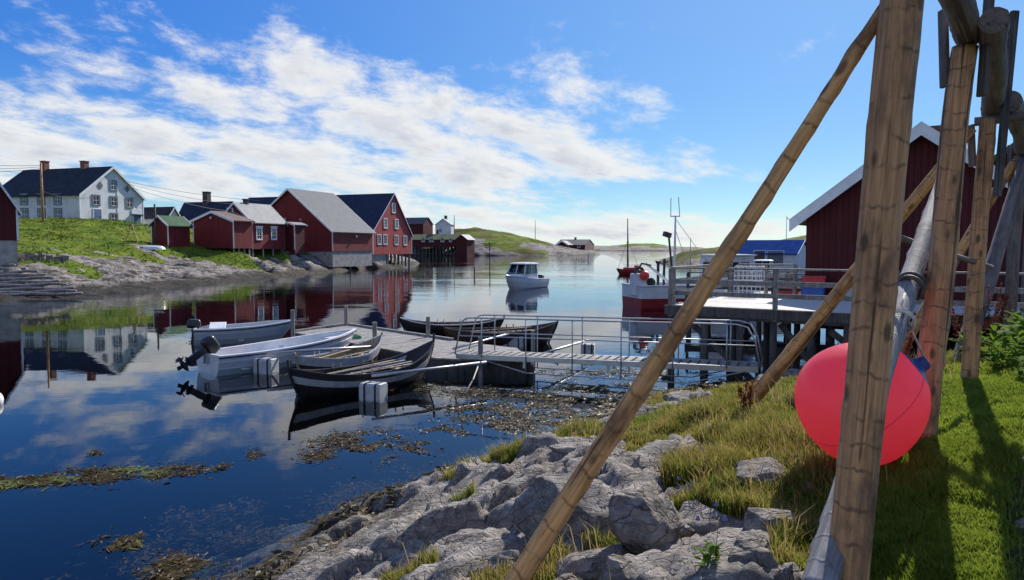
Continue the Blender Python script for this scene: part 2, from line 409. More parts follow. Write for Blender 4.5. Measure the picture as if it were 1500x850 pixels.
# stone: grey gneiss with cracks, lichen and a dark tidal zone
def rock_nodes(t, pos, wet=None):
    n0 = t.noise(pos, 0.9, 6, 0.62); n1 = t.noise(pos, 6.0, 8, 0.68); n2 = t.noise(pos, 42.0, 5, 0.7)
    st = t.noise(t.mapv(pos, (1.0, 5.0, 7.0), (0.35, 0.3, 0.6)), 2.4, 6, 0.65, 0.6)
    ve = t.voronoi(t.n('ShaderNodeVectorMath', operation='ADD', ins={0: t.mapv(pos, (1.5, 3.2, 3.0), (0.2, 0.3, 0.55)), 1: t.noise(pos, 2.5, 4, 0.6, out=1)}).outputs[0], 0.9, 'DISTANCE_TO_EDGE')
    crack = t.m('MULTIPLY', t.ramp(ve.outputs[0], 0.0, 0.016, 1.0, 0.0), t.ramp(n1, 0.40, 0.62))
    c = t.mix(t.ramp(n1, 0.3, 0.72), (0.20, 0.178, 0.160), (0.50, 0.455, 0.41))
    c = t.mix(t.m('MULTIPLY', t.ramp(st, 0.48, 0.7), 0.65), c, (0.11, 0.10, 0.095))
    c = t.mix(t.m('MULTIPLY', t.ramp(n0, 0.5, 0.72), 0.5), c, (0.235, 0.18, 0.125))
    c = t.mix(t.ramp(n2, 0.60, 0.74, 0.0, 0.55), c, (0.055, 0.05, 0.048))
    lich = t.ramp(t.noise(pos, 11.0, 6, 0.7), 0.62, 0.70, 0.0, 0.55)
    c = t.mix(lich, c, (0.50, 0.48, 0.43))
    c = t.mix(t.m('MULTIPLY', crack, 0.6), c, (0.06, 0.042, 0.04))
    ve2 = t.voronoi(t.n('ShaderNodeVectorMath', operation='ADD', ins={0: t.mapv(pos, (3.0, 8.0, 7.0), (0.2, 0.3, 0.6)), 1: t.noise(pos, 5.0, 3, 0.6, out=1)}).outputs[0], 1.0, 'DISTANCE_TO_EDGE')
    fis = t.ramp(ve2.outputs[0], 0.0, 0.05, 1.0, 0.0)
    c = t.mix(t.m('MULTIPLY', t.m('MULTIPLY', fis, t.ramp(n1, 0.45, 0.62)), 0.32), c, (0.06, 0.046, 0.043))
    h = t.m('ADD', t.m('ADD', t.m('MULTIPLY', n1, 1.1), t.m('MULTIPLY', n2, 0.35)), t.m('ADD', t.m('MULTIPLY', st, 1.0), t.m('ADD', t.m('MULTIPLY', crack, -0.9), t.m('MULTIPLY', fis, -0.35))))
    return c, h
m, t, out = new_mat('gneiss'); g = t.geo(); c, h = rock_nodes(t, g.outputs['Position'])
s = t.n('ShaderNodeSeparateXYZ', ins={0: g.outputs['Position']})
band = t.ramp(t.m('ADD', s.outputs[2], t.m('MULTIPLY', t.m('SUBTRACT', t.noise(g.outputs['Position'], 2.6, 5, 0.65), 0.5), 0.8)), 0.14, 0.60, 1.0, 0.0)
c = t.mix(t.m('MULTIPLY', band, 0.88), c, (0.035, 0.028, 0.02))
princ(t, out, Base_Color=c, Roughness=0.85, Normal=t.bump(h, 1.0, 0.09), Specular_IOR_Level=0.14); M['rock'] = m

def ground_mat(name, gscale=1.0, far=False, brown=0.0):
    m, t, out = new_mat(name); g = t.geo(); pos = g.outputs['Position']
    c_r, h_r = rock_nodes(t, t.mapv(pos, (gscale,) * 3))
    s = t.n('ShaderNodeSeparateXYZ', ins={0: pos})
    gr = t.attr('grass')
    n1 = t.noise(pos, 0.35 if far else 1.4, 6, 0.6); n2 = t.noise(pos, 2.2 if far else 12.0, 5, 0.65); n3 = t.noise(pos, 7 if far else 60, 4, 0.65)
    if far:
        c_g = t.mix(t.ramp(n1, 0.38, 0.62), (0.085, 0.140, 0.014), (0.165, 0.205, 0.024))
        c_g = t.mix(t.ramp(n2, 0.52, 0.72, 0, 0.8), c_g, (0.12, 0.105, 0.03))
        c_g = t.mix(t.ramp(n3, 0.5, 0.75, 0, 0.6), c_g, (0.035, 0.055, 0.012))
    else:
        c_g = t.mix(t.ramp(n2, 0.35, 0.65), (0.030, 0.034, 0.012), (0.085, 0.075, 0.03))
        c_g = t.mix(t.ramp(n3, 0.42, 0.62), c_g, (0.055, 0.10, 0.012))
    if far: c_r = t.mix(t.m('MULTIPLY', t.ramp(t.noise(t.mapv(pos, (0.35, 0.9, 2.6), (0.1, 0.15, 0.3)), 1.0, 6, 0.7), 0.50, 0.60), 0.8), c_r, (0.028, 0.027, 0.026))  # ledge shadows painted into the far rock colour as dark streaks
    if brown: c_g = t.mix(t.m('MULTIPLY', t.ramp(t.noise(pos, 0.06, 6, 0.65), 0.40, 0.60), brown), c_g, (0.105, 0.075, 0.032))
    gm = t.ramp(t.m('ADD', gr, t.m('MULTIPLY', t.m('SUBTRACT', n2, 0.5), 0.9)), 0.42, 0.56)
    c = t.mix(gm, c_r, c_g)
    # weed and black tidal band on everything the sea reaches
    lvl = t.m('ADD', s.outputs[2], t.m('MULTIPLY', t.m('SUBTRACT', t.noise(pos, 0.5 if far else 2.6, 5, 0.65), 0.5), 1.0 if far else 0.8))
    band = t.ramp(lvl, 0.14 if not far else 0.30, 0.60 if not far else 0.80, 1.0, 0.0)
    wr = t.ramp(n3, 0.35, 0.65)
    c = t.mix(t.m('MULTIPLY', band, 0.88), c, t.mix(wr, (0.018, 0.016, 0.013), (0.040, 0.032, 0.02) if far else (0.075, 0.054, 0.026)))
    under = t.ramp(s.outputs[2], -0.1, -0.5)
    c = t.mix(t.m('MULTIPLY', under, 0.85), c, t.mix(t.ramp(n2, 0.4, 0.6), (0.05, 0.055, 0.035), (0.22, 0.19, 0.09)))
    h_g = t.m('ADD', t.m('MULTIPLY', n2, 1.0), t.m('MULTIPLY', n3, 0.5))
    hm = t.n('ShaderNodeMix', data_type='FLOAT', ins={0: gm, 2: h_r, 3: h_g}).outputs[0]
    princ(t, out, Base_Color=c, Roughness=t.ramp(band, 0, 1, 0.9, 0.6), Normal=t.bump(hm, 0.9, 0.25 if far else 0.085), Specular_IOR_Level=0.06 if far else 0.14)
    return m
M['ground'] = ground_mat('near_shore')
M['ground_far'] = ground_mat('far_shore', 0.35, True)
M['ground_hill'] = ground_mat('hill_ground', 0.22, True, 0.85)
m, t, out = new_mat('gravel'); g = t.geo()
v = t.voronoi(g.outputs['Position'], 38.0); n1 = t.noise(g.outputs['Position'], 3, 5)
princ(t, out, Base_Color=t.mix(v.outputs[0], (0.30, 0.29, 0.28), (0.10, 0.095, 0.09)), Roughness=0.9,
      Normal=t.bump(t.m('MULTIPLY', v.outputs[0], -1.0), 1.0, 0.02)); M['gravel'] = m
m, t, out = new_mat('seabed'); princ(t, out, Base_Color=(0.03, 0.035, 0.03), Roughness=0.95); M['seabed'] = m

# water: mirror by Fresnel over clear water that absorbs with depth
m, t, out = new_mat('sea_water'); g = t.geo(); pos = g.outputs['Position']
s = t.n('ShaderNodeSeparateXYZ', ins={0: pos})
w1 = t.noise(t.mapv(pos, (0.5, 1.0, 1), (0, 0, 0.25)), 1.1, 2, 0.5)
w2 = t.noise(t.mapv(pos, (0.8, 1.0, 1), (0, 0, -0.5)), 5.0, 3, 0.55)
w3 = t.noise(t.mapv(pos, (0.10, 0.22, 1), (0, 0, 0.1)), 1.0, 2, 0.5)
calm = t.ramp(t.noise(t.mapv(pos, (0.03, 0.06, 1)), 1.0, 3, 0.5), 0.38, 0.62, 0.35, 1.0)
dist_y = t.ramp(s.outputs[1], 18, 75, 0.28, 1.6)
hgt = t.m('MULTIPLY', t.m('ADD', t.m('ADD', t.m('MULTIPLY', w1, 0.045), t.m('MULTIPLY', w2, 0.008)), t.m('MULTIPLY', w3, 0.10)), t.m('MULTIPLY', calm, dist_y))
nrm = t.bump(hgt, 1.0, 0.30)
ior = t.ramp(g.outputs['Backfacing'], 0, 1, 1.333, 0.75, smooth=False)
fr = t.n('ShaderNodeFresnel', ins={'IOR': ior, 'Normal': nrm})
gl = t.n('ShaderNodeBsdfGlossy', ins={'Color': (1, 1, 1, 1), 'Roughness': 0.0, 'Normal': nrm})
tp = t.n('ShaderNodeBsdfTransparent', ins={'Color': (0.93, 0.97, 1.0, 1)})
mx = t.n('ShaderNodeMixShader', ins={0: fr.outputs[0], 1: tp.outputs[0], 2: gl.outputs[0]})
t.nt.links.new(mx.outputs[0], out.inputs[0])
va = t.n('ShaderNodeVolumeAbsorption', ins={'Color': (0.10, 0.48, 0.66, 1), 'Density': 0.42})
t.nt.links.new(va.outputs[0], out.inputs[1])
M['water'] = m

# ------------------------------------------------------------------ light and sky
SUN_AZ, SUN_EL = R(30), R(35)
sun_dir = Vector((math.sin(SUN_AZ) * math.cos(SUN_EL), math.cos(SUN_AZ) * math.cos(SUN_EL), math.sin(SUN_EL)))
sd = bpy.data.lights.new('sun', 'SUN'); sd.energy = 5.0; sd.angle = R(0.53); sd.color = (1.0, 0.945, 0.86)
so = bpy.data.objects.new('sun', sd); col.objects.link(so)
so.rotation_euler = sun_dir.to_track_quat('Z', 'Y').to_euler(); so.location = sun_dir * 60

world = bpy.data.worlds.new('World'); sc.world = world; world.use_nodes = True
nt = world.node_tree; nt.nodes.clear(); t = NT(nt)
wo = t.n('ShaderNodeOutputWorld'); bg = t.n('ShaderNodeBackground'); nt.links.new(bg.outputs[0], wo.inputs[0])
sky = t.n('ShaderNodeTexSky', sky_type='NISHITA'); sky.sun_disc = False
sky.sun_elevation = SUN_EL; sky.sun_rotation = SUN_AZ
sky.altitude = 0; sky.air_density = 1.0; sky.dust_density = 0.1; sky.ozone_density = 2.5
dirv = t.n('ShaderNodeTexCoord').outputs['Generated']
sp = t.n('ShaderNodeSeparateXYZ', ins={0: dirv})
az = t.m('MULTIPLY', t.m('ARCTAN2', sp.outputs[0], sp.outputs[1]), 57.29578)
el = t.m('MULTIPLY', t.m('ARCSINE', t.m('MAXIMUM', sp.outputs[2], 0.0)), 57.29578)
# cloud field in compass directions (degrees): streaks thin out towards the horizon
tilt = t.m('ADD', el, t.m('MULTIPLY', az, 0.10))
yv = t.m('MULTIPLY', t.m('LOGARITHM', t.m('ADD', t.m('MAXIMUM', tilt, -1.5), 5.0), math.e), 3.4)
q = t.n('ShaderNodeCombineXYZ', ins={0: t.m('MULTIPLY', az, 0.10), 1: yv, 2: 3.7}).outputs[0]
q_up = t.n('ShaderNodeVectorMath', operation='ADD', ins={0: q, 1: (0.06, 0.16, 0.0)}).outputs[0]
def dens(v): return t.noise(v, 1.6, 11, 0.64, 0.12)
d0, d1 = dens(q), dens(q_up)
def azel(px, py):
    r = ray(px, py).normalized(); return math.degrees(math.atan2(r.x, r.y)), math.degrees(math.asin(r.z))
cover = None
for px, py, su, sv, rot, amp in (
        (240, 230, 22, 3.2, 0, 0.60), (680, 215, 10, 4.2, -6, 0.52), (560, 120, 9, 2.4, -14, 0.40), (390, 75, 7, 1.8, -16, 0.30), (200, 75, 13, 2.4, -14, 0.29), (-150, 200, 20, 5, 0, 0.4),
        (820, 95, 5.5, 2.6, -6, 0.36), (930, 190, 7, 2.6, 0, 0.27), (910, 245, 6.5, 2.2, 0, 0.36), (1000, 338, 15, 1.5, 0, 0.52), (640, 330, 14, 2.0, 0, 0.44), (330, 160, 12, 1.2, -6, 0.16), (60, 255, 10, 1.6, 0, 0.10),
        (-900, 150, 30, 7, 0, 0.35)):
    a0, e0 = azel(px, py) if px > -500 else (-120.0, 14.0)
    ca, sa = math.cos(R(rot)), math.sin(R(rot))
    da = t.m('SUBTRACT', az, a0); de = t.m('SUBTRACT', el, e0)
    u = t.m('MULTIPLY', t.m('ADD', t.m('MULTIPLY', da, ca), t.m('MULTIPLY', de, sa)), 1 / su)
    w = t.m('MULTIPLY', t.m('SUBTRACT', t.m('MULTIPLY', de, ca), t.m('MULTIPLY', da, sa)), 1 / sv)
    e = t.m('MULTIPLY', t.m('EXPONENT', t.m('MULTIPLY', t.m('ADD', t.m('MULTIPLY', u, u), t.m('MULTIPLY', w, w)), -1.0)), amp)
    cover = e if cover is None else t.m('ADD', cover, e)
cover = t.m('ADD', cover, t.m('ADD', t.ramp(sp.outputs[1], 0.10, -0.35, 0.0, 0.36), t.ramp(el, 36, 60, 0.0, 0.12)))   # unseen cloud added overhead and behind the camera to brighten the shade
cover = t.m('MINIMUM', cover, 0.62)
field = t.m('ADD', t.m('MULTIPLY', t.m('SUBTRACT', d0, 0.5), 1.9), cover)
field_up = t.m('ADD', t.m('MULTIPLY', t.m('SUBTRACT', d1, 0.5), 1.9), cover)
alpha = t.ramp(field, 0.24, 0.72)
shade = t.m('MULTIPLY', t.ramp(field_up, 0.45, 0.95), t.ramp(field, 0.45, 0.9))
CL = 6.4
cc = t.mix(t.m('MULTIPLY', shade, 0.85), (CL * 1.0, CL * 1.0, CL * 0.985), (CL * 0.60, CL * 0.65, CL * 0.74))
hz = t.ramp(el, 0.0, 4.0, 1.0, 0.0)
sb = t.n('ShaderNodeSeparateColor', ins={0: sky.outputs[0]}).outputs[2]
# clear northern air: the glare round the sun is weaker than the model's
gain = t.m('MULTIPLY', t.m('POWER', t.m('MAXIMUM', sb, 0.05), -0.55), 2.6)
skyc = t.n('ShaderNodeVectorMath', operation='SCALE', ins={0: sky.outputs[0], 'Scale': gain}).outputs[0]
dot = t.n('ShaderNodeVectorMath', operation='DOT_PRODUCT', ins={0: dirv, 1: tuple(sun_dir)}).outputs['Value']
away = t.m('MULTIPLY', t.ramp(t.m('MULTIPLY', t.m('ARCCOSINE', dot), 57.29578), 14, 58), t.ramp(el, 0.5, 14, 0.30, 1.0))
skyc = t.mix(1.0, skyc, t.mix(away, (0.60, 0.80, 0.98), (0.20, 0.48, 0.92)), 'MULTIPLY')
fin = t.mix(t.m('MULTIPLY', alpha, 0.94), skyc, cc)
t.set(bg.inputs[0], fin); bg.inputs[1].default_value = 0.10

vs = sc.view_settings
sc.display_settings.display_device = 'sRGB'
vs.view_transform = 'Standard'; vs.look = 'None'; vs.exposure = 0.50; vs.gamma = 1.0; vs.use_curve_mapping = False
cy = sc.cycles if hasattr(sc, 'cycles') else None
sc.render.engine = 'CYCLES'
sc.cycles.max_bounces = 14; sc.cycles.transparent_max_bounces = 16; sc.cycles.glossy_bounces = 4; sc.cycles.diffuse_bounces = 6; sc.cycles.transmission_bounces = 8
sc.cycles.use_denoising = True
sc.cycles.caustics_reflective = False; sc.cycles.caustics_refractive = False
# ------------------------------------------------------------------ near shore
SH = np.array([(-9, -14), (-6, -5), (-4.3, 1.5), (-3.3, 5.0), (-2.6, 7.5), (-2.1, 9.1), (-1.0, 10.6), (0.6, 12.6), (1.85, 15.3), (4.4, 17.2),
               (6.2, 18.4), (9.6, 20.4), (13.2, 27.5), (17.5, 37), (28, 56), (50, 90)], float)
def shore_s(x, y):
    best = np.full(x.shape, 1e9); sg = np.ones(x.shape)
    for (ax, ay), (bx, by) in zip(SH[:-1], SH[1:]):
        dx, dy = bx - ax, by - ay; L2 = dx * dx + dy * dy
        u = np.clip(((x - ax) * dx + (y - ay) * dy) / L2, 0, 1)
        d = np.hypot(x - ax - u * dx, y - ay - u * dy)
        cr = dx * (y - ay) - dy * (x - ax)
        near = d < best
        best = np.where(near, d, best); sg = np.where(near, np.where(cr < 0, 1.0, -1.0), sg)
    return best * sg
def base_h(x, y, s):
    z = np.interp(s, [-40, -9, -5, -2.5, -1, 0, 0.6, 1.4, 2.4, 3.7, 4.6, 6, 8, 12, 30],
                  [-12, -5.5, -2.6, -1.05, -0.45, 0, 0.30, 0.62, 1.0, 1.33, 1.53, 1.78, 2.02, 2.2, 2.6])
    rise = np.interp(y, [4, 8, 12, 16], [0.0, 0.16, 0.10, 0.0]) * sstep(4, 8, s)
    low = np.interp(y, [9, 12, 15.5, 19, 24], [1.0, 0.74, 0.55, 0.62, 1.0]); low = 1 - (1 - low) * (1 - sstep(4.5, 7.5, s))
    return z * np.where(s > 0, low, 1.0) + rise
def grass_amt(x, y, s):
    thr = np.interp(y, [3, 5, 6.5, 8, 10, 13, 17], [5.1, 4.75, 4.3, 3.4, 2.3, 1.9, 1.5])
    n = fbm(x * 0.9, y * 0.9, 31, 4)
    g = sstep(-0.35, 0.35, s - thr + n * 1.3)
    pock = sstep(0.20, 0.30, fbm(x * 1.5 + 4, y * 1.5, 57, 3)) * sstep(0.9, 1.7, s)
    return np.clip(np.maximum(g, pock * 0.9), 0, 1)
def near_z(x, y, detail=True):
    s = shore_s(x, y)
    z = base_h(x, y, s)
    g = grass_amt(x, y, s)
    # ice-smoothed slabs: stretched cells, domed, split by joints
    ca, sa = math.cos(0.75), math.sin(0.75)
    wx = x + 0.25 * fbm(x * 0.9, y * 0.9, 3, 3); wy = y + 0.25 * fbm(x * 0.9 + 7, y * 0.9, 4, 3)
    u = (wx * ca + wy * sa) / 2.30; v = (-wx * sa + wy * ca) / 0.85
    f1, f2, hid = voro(u, v, 2)
    e = f2 - f1
    th = hid * 6.283; tx_ = np.cos(th) * 0.10; ty_ = np.sin(th) * 0.10            # every slab lies at its own slight tilt
    slab = 0.07 * sstep(0.0, 0.6, e) + (hid - 0.5) * 0.26 * sstep(0, 0.09, e) - 0.13 * (1 - sstep(0, 0.075, e)) + (np.sin(u * 6.283 + th) * tx_ + np.cos(v * 5.1 + th) * ty_) * 0.6
    f1b, f2b, hb = voro(u * 2.7 + 3.1, v * 2.3, 12)
    eb = f2b - f1b
    small = 0.025 * sstep(0, 0.4, eb) + (hb - 0.5) * 0.10 * sstep(0, 0.07, eb) - 0.035 * (1 - sstep(0, 0.09, eb))
    f1c, f2c, hc = voro(u * 6.1 + 1.1, v * 5.3, 15)
    small = small + (hc - 0.5) * 0.045 * sstep(0, 0.08, f2c - f1c)
    rock = slab + small + 0.09 * fbm(x * 1.8, y * 1.8, 8, 7, 0.60) + 0.07 * np.abs(fbm(x * 4.5 + y * 2, y * 9.0 - x * 4, 9, 5, .6))
    amt = sstep(-4.5, -0.5, s) * (1 - 0.88 * g)
    amt = amt * np.interp(s, [-1, 0.2, 1.2], [0.75, 0.6, 1.0])
    z = z + rock * amt
    z = z + g * (0.10 * fbm(x * 1.1, y * 1.1, 21, 4) * (1 - 0.7 * sstep(5, 7, s)) + 0.03 * fbm(x * 5, y * 5, 22, 3))
    return z, g, s
def nz(x, y):
    z, g, s = near_z(np.array([float(x)]), np.array([float(y)]))
    return float(z[0])

def axis(fine0, fine1, step, lo, hi, grow=1.14):
    a = list(np.arange(fine0, fine1 + 1e-6, step))
    st = step; v = a[-1]
    while v < hi: st *= grow; v += st; a.append(min(v, hi))
    st = step; v = a[0]; pre = []
    while v > lo: st *= grow; v -= st; pre.append(max(v, lo))
    return np.array(pre[::-1] + a)
gx = axis(-5.0, 7.0, 0.045, -40, 70); gy = axis(2.6, 17.5, 0.045, -25, 120)
X, Y = np.meshgrid(gx, gy)
Z, G, S = near_z(X, Y)
nx, ny = len(gx), len(gy)
idx = (np.arange(ny - 1)[:, None] * nx + np.arange(nx - 1)[None, :]).ravel()
fc = np.stack([idx, idx + 1, idx + nx + 1, idx + nx], 1)
keep = (Z.ravel()[fc].max(1) > -11)
ground = np_mesh('ground', np.stack([X.ravel(), Y.ravel(), Z.ravel()], 1), fc[keep], M['ground'], True, {'grass': G.ravel()})
tag(ground, kind='structure')

# footpath of grey gravel along the landward side of the rack
FD = Vector((0.605, 0.797, 0)).normalized(); FN = Vector((0.797, -0.605, 0)).normalized()
def fence(s, off=0.0): return Vector((1.82, 3.6, 0)) + FD * s + FN * off
rows = []
for i in range(120):
    a = -4 + i * 0.22
    rr = []
    for j in range(16):
        o_ = 0.46 + 0.10 * math.sin(a * 1.7) + 0.06 * math.sin(a * 4.1) + j * 0.1
        p = fence(a, o_)
        rr.append([p.x, p.y])
    rows.append(rr)
A = np.array(rows); zz, _, _ = near_z(A[..., 0], A[..., 1])
edge = np.array([min(j, 15 - j) for j in range(16)])
zz = zz + np.interp(edge, [0, 1, 3], [-0.02, 0.004, 0.014])[None, :]
mb = MB(); mb.grid([[(A[i, j, 0], A[i, j, 1], zz[i, j]) for j in range(16)] for i in range(120)])
tag(mb.build('path', M['gravel'], smooth=True), kind='structure')

# ------------------------------------------------------------------ the other side of the sound
def rbf(pts):
    pts = np.array(pts, float); n = len(pts)
    d = np.hypot(pts[:, 0][:, None] - pts[:, 0][None], pts[:, 1][:, None] - pts[:, 1][None])
    A = np.zeros((n + 3, n + 3)); A[:n, :n] = d; A[:n, n] = 1; A[:n, n + 1:] = pts[:, :2]; A[n:, :n] = A[:n, n:].T
    w = np.linalg.solve(A + np.diag([1e-6] * n + [0] * 3), np.concatenate([pts[:, 2], [0, 0, 0]]))
    def f(x, y):
        r = w[n] + w[n + 1] * x + w[n + 2] * y
        for i in range(n): r = r + w[i] * np.hypot(x - pts[i, 0], y - pts[i, 1])
        return r
    return f
wl = [(-120, 446), (-40, 443), (0, 440), (60, 437), (120, 434), (160, 431), (200, 427), (260, 421), (330, 414), (400, 406), (440, 402), (480, 399), (520, 396), (550, 392)]
ctl = []
for px, py in wl:
    p = W(px, py); ctl.append((p.x, p.y, 0.05))
    dv = Vector((p.x, p.y, 0)).normalized()
    ctl.append((p.x - dv.x * 6, p.y - dv.y * 6, -0.9)); ctl.append((p.x - dv.x * 14, p.y - dv.y * 14, -3.5)); ctl.append((p.x + dv.x * 3, p.y + dv.y * 3, 0.42))
for px, py, d in [(15, 389, 55), (-60, 392, 55), (60, 386, 58.5), (140, 400, 62), (60, 370, 63), (100, 371, 68), (100, 350, 76), (150, 338, 84), (60, 323, 88), (20, 323, 88), (-40, 323, 88),
                  (118, 323, 90), (160, 326, 90), (200, 330, 91), (222, 359, 85), (240, 361, 85), (277, 360, 87), (182, 358, 80), (205, 357, 80),
                  (225, 366, 78), (310, 367, 89), (340, 368, 88), (360, 367, 95), (420, 368, 98), (460, 374, 103), (487, 382, 106), (540, 386, 118),
                  (200, 402, 67), (250, 384, 79), (330, 385, 84), (420, 385, 95), (480, 391, 107), (150, 376, 70), (200, 378, 75)]:
    p = P(px, py, d); ctl.append((p.x, p.y, p.z))
for px in (-60, 0, 50, 90):
    for py, d in ((393, 55.6), (402, 54.0), (411.5, 52.3), (421.5, 50.8)):
        if px == 90 and py < 405: continue
        p = P(px, py, d); ctl.append((p.x, p.y, p.z - .45))
ctl += [(-60, 105, 6.6), (-75, 110, 6.6), (-52, 98, 6.4), (-48, 108, 6.2), (-60, 140, 6), (-40, 112, 5.0), (-38, 140, 3.5), (-32, 118, 2.6), (-20, 150, 1), (-100, 90, 6.5), (-85, 62, 2.5), (-120, 120, 6),
        (-17, 140, -1.5), (-12, 128, -2), (-22, 118, 1.2), (-18.5, 122, 0.6), (-15, 150, -3), (-10, 140, -4)]
land = rbf(ctl)
def left_z(x, y):
    z = land(x, y)
    lo = sstep(0.2, 0.8, z) * (1 - sstep(2.2, 3.6, z))
    slip = np.exp(-(((x + 39) / 7.5) ** 4 + ((y - 52.5) / 5.5) ** 4)); lo = lo * (1 - slip)
    n = fbm(x * 0.11, y * 0.11, 61, 4)
    ca, sa = math.cos(0.35), math.sin(0.35)
    u = (x * ca + y * sa) / 6.5 + 0.3 * fbm(x * .2, y * .2, 5, 3); v = (-x * sa + y * ca) / 2.6
    f1, f2, hid = voro(u, v, 41); e = f2 - f1
    ledge = (hid - 0.62) * 0.9 * sstep(0, 0.12, e) + 0.15 * sstep(0, 0.5, e) - .25 * (1 - sstep(0, .08, e))
    f1b, f2b, hb = voro(u * 2.6, v * 2.4, 43); eb = f2b - f1b
    ledge = ledge + (hb - 0.6) * 0.5 * sstep(0, 0.12, eb) - .12 * (1 - sstep(0, .1, eb))
    pt = fbm(x * 0.085 + y * .03, y * 0.20, 67, 4)
    g = sstep(0.42, 0.60, (z - 0.75) / 2.3 + 1.35 * pt + 0.30 * fbm(x * .6, y * .6, 66, 3)) * sstep(.45, .8, z)
    z2 = z + ledge * lo * (1 - 0.75 * g) + 0.36 * fbm(x * 0.6, y * 0.6, 62, 6, 0.6) * (1 - 0.6 * g) * sstep(-1, 0.3, z) * (1 - slip)
    z2 = z2 + g * (0.30 * fbm(x * 0.25, y * 0.25, 63, 4) + 0.10 * fbm(x * 1.1, y * 1.1, 64, 3))
    return z2, g
gx = np.arange(-125, -8, 0.33); gy = axis(42, 122, 0.33, 40, 165, 1.12)
X, Y = np.meshgrid(gx, gy); Z, G = left_z(X, Y)
nx, ny = len(gx), len(gy)
idx = (np.arange(ny - 1)[:, None] * nx + np.arange(nx - 1)[None, :]).ravel()
fc = np.stack([idx, idx + 1, idx + nx + 1, idx + nx], 1); keep = Z.ravel()[fc].max(1) > -3
tag(np_mesh('shore', np.stack([X.ravel(), Y.ravel(), Z.ravel()], 1), fc[keep], M['ground_far'], True, {'grass': G.ravel()}), kind='structure')
def lz(x, y): return float(left_z(np.array([float(x)]), np.array([float(y)]))[0][0])

def ridge(name, d0, dtop, d1, prof, step, seed, rockiness=0.5, zadd=-0.6, rough=1.0):
    """a hill or skerry: skyline heights sampled at its crest distance, falling to the sea before and behind it"""
    xs = np.array([P(px, 362, dtop).x for px, py in prof]); zs = np.array([zat(py, dtop) for px, py in prof])
    gx = np.arange(xs.min() - 12, xs.max() + 12, step); gy = np.arange(d0, d1, step)
    X, Y = np.meshgrid(gx, gy)
    Xk = X * dtop / np.clip(Y, d0, d1) * 0.55 + X * 0.45
    zt = np.interp(Xk, xs, zs, left=-3, right=-3)
    t = np.where(Y < dtop, (Y - d0) / (dtop - d0), (d1 - Y) / (d1 - dtop))
    nn = fbm(X * 0.03, Y * 0.03, seed, 4)
    prof_v = np.clip(t + nn * 0.25 * (t < 0.9), 0, 1) ** 0.62
    z = -1.6 + (zt + 1.6) * prof_v
    sc_ = max(1.0, dtop / 120)
    u = (X * 0.86 + Y * 0.5) / (5 * sc_); v = (-X * 0.5 + Y * 0.86) / (1.9 * sc_)
    f1, f2, hid = voro(u + fbm(X * .1, Y * .1, 3, 3), v, seed + 3); e = f2 - f1
    z = z + rough * ((hid - 0.5) * 0.9 * sstep(0, 0.2, e) + 0.5 * fbm(X * 0.25 / sc_, Y * 0.25 / sc_, seed + 4, 4)) * np.interp(z, [-1, 0.6, 6], [0.2, 1, 0.55])
    g = sstep(rockiness * 6, rockiness * 6 + 2.2, z + 3.5 * fbm(X * 0.045, Y * 0.045, seed + 7, 4) * 2)
    nx, ny = len(gx), len(gy)
    idx = (np.arange(ny - 1)[:, None] * nx + np.arange(nx - 1)[None, :]).ravel()
    fc = np.stack([idx, idx + 1, idx + nx + 1, idx + nx], 1); keep = z.ravel()[fc].max(1) > -1.2
    return tag(np_mesh(name, np.stack([X.ravel(), Y.ravel(), z.ravel()], 1), fc[keep], M['ground_hill'], True, {'grass': g.ravel()}), kind='structure')
ridge('hill', 285, 325, 400, [(540, 352), (590, 350), (625, 344), (655, 341), (668, 335), (690, 334), (720, 338), (750, 343), (780, 350), (800, 355), (820, 362), (838, 366), (868, 367.5), (880, 374)], 1.0, 71, 0.62, rough=1.8)
ridge('hill', 640, 720, 850, [(850, 366), (864, 363.5), (885, 361.5), (905, 359.5), (930, 356.5), (955, 357), (985, 361), (1010, 362), (1060, 366)], 3.0, 81, 0.55, rough=1.6)
ridge('hill', 128, 152, 215, [(962, 388), (985, 377), (1000, 370), (1018, 365.5), (1040, 362.5), (1060, 361), (1090, 361.5), (1110, 364), (1125, 368), (1140, 371)], 0.6, 91, 0.15, rough=0.7)
ridge('hill', 150, 235, 330, [(1085, 372), (1110, 362), (1140, 352), (1165, 347), (1180, 344.5), (1215, 338), (1260, 330), (1340, 325), (1440, 318), (1520, 312)], 1.5, 101, 0.12)
ridge('hill', 1700, 1900, 2300, [(780, 363.2), (830, 361.2), (870, 359.9), (900, 360.4), (925, 361), (960, 360.4), (1000, 361.4)], 14.0, 111, 0.5, rough=1.5)

# ------------------------------------------------------------------ water and seabed
mb = MB(); mb.box2((-6000, -400, -14), (6000, 9000, 0.0))
tag(mb.build('water', M['water'], fix=True), kind='structure')
mb = MB(); mb.add([(-6000, -400, -12), (6000, -400, -12), (6000, 9000, -12), (-6000, 9000, -12)], [(0, 1, 2, 3)])
tag(mb.build('seabed', M['seabed'], fix=False), kind='structure')
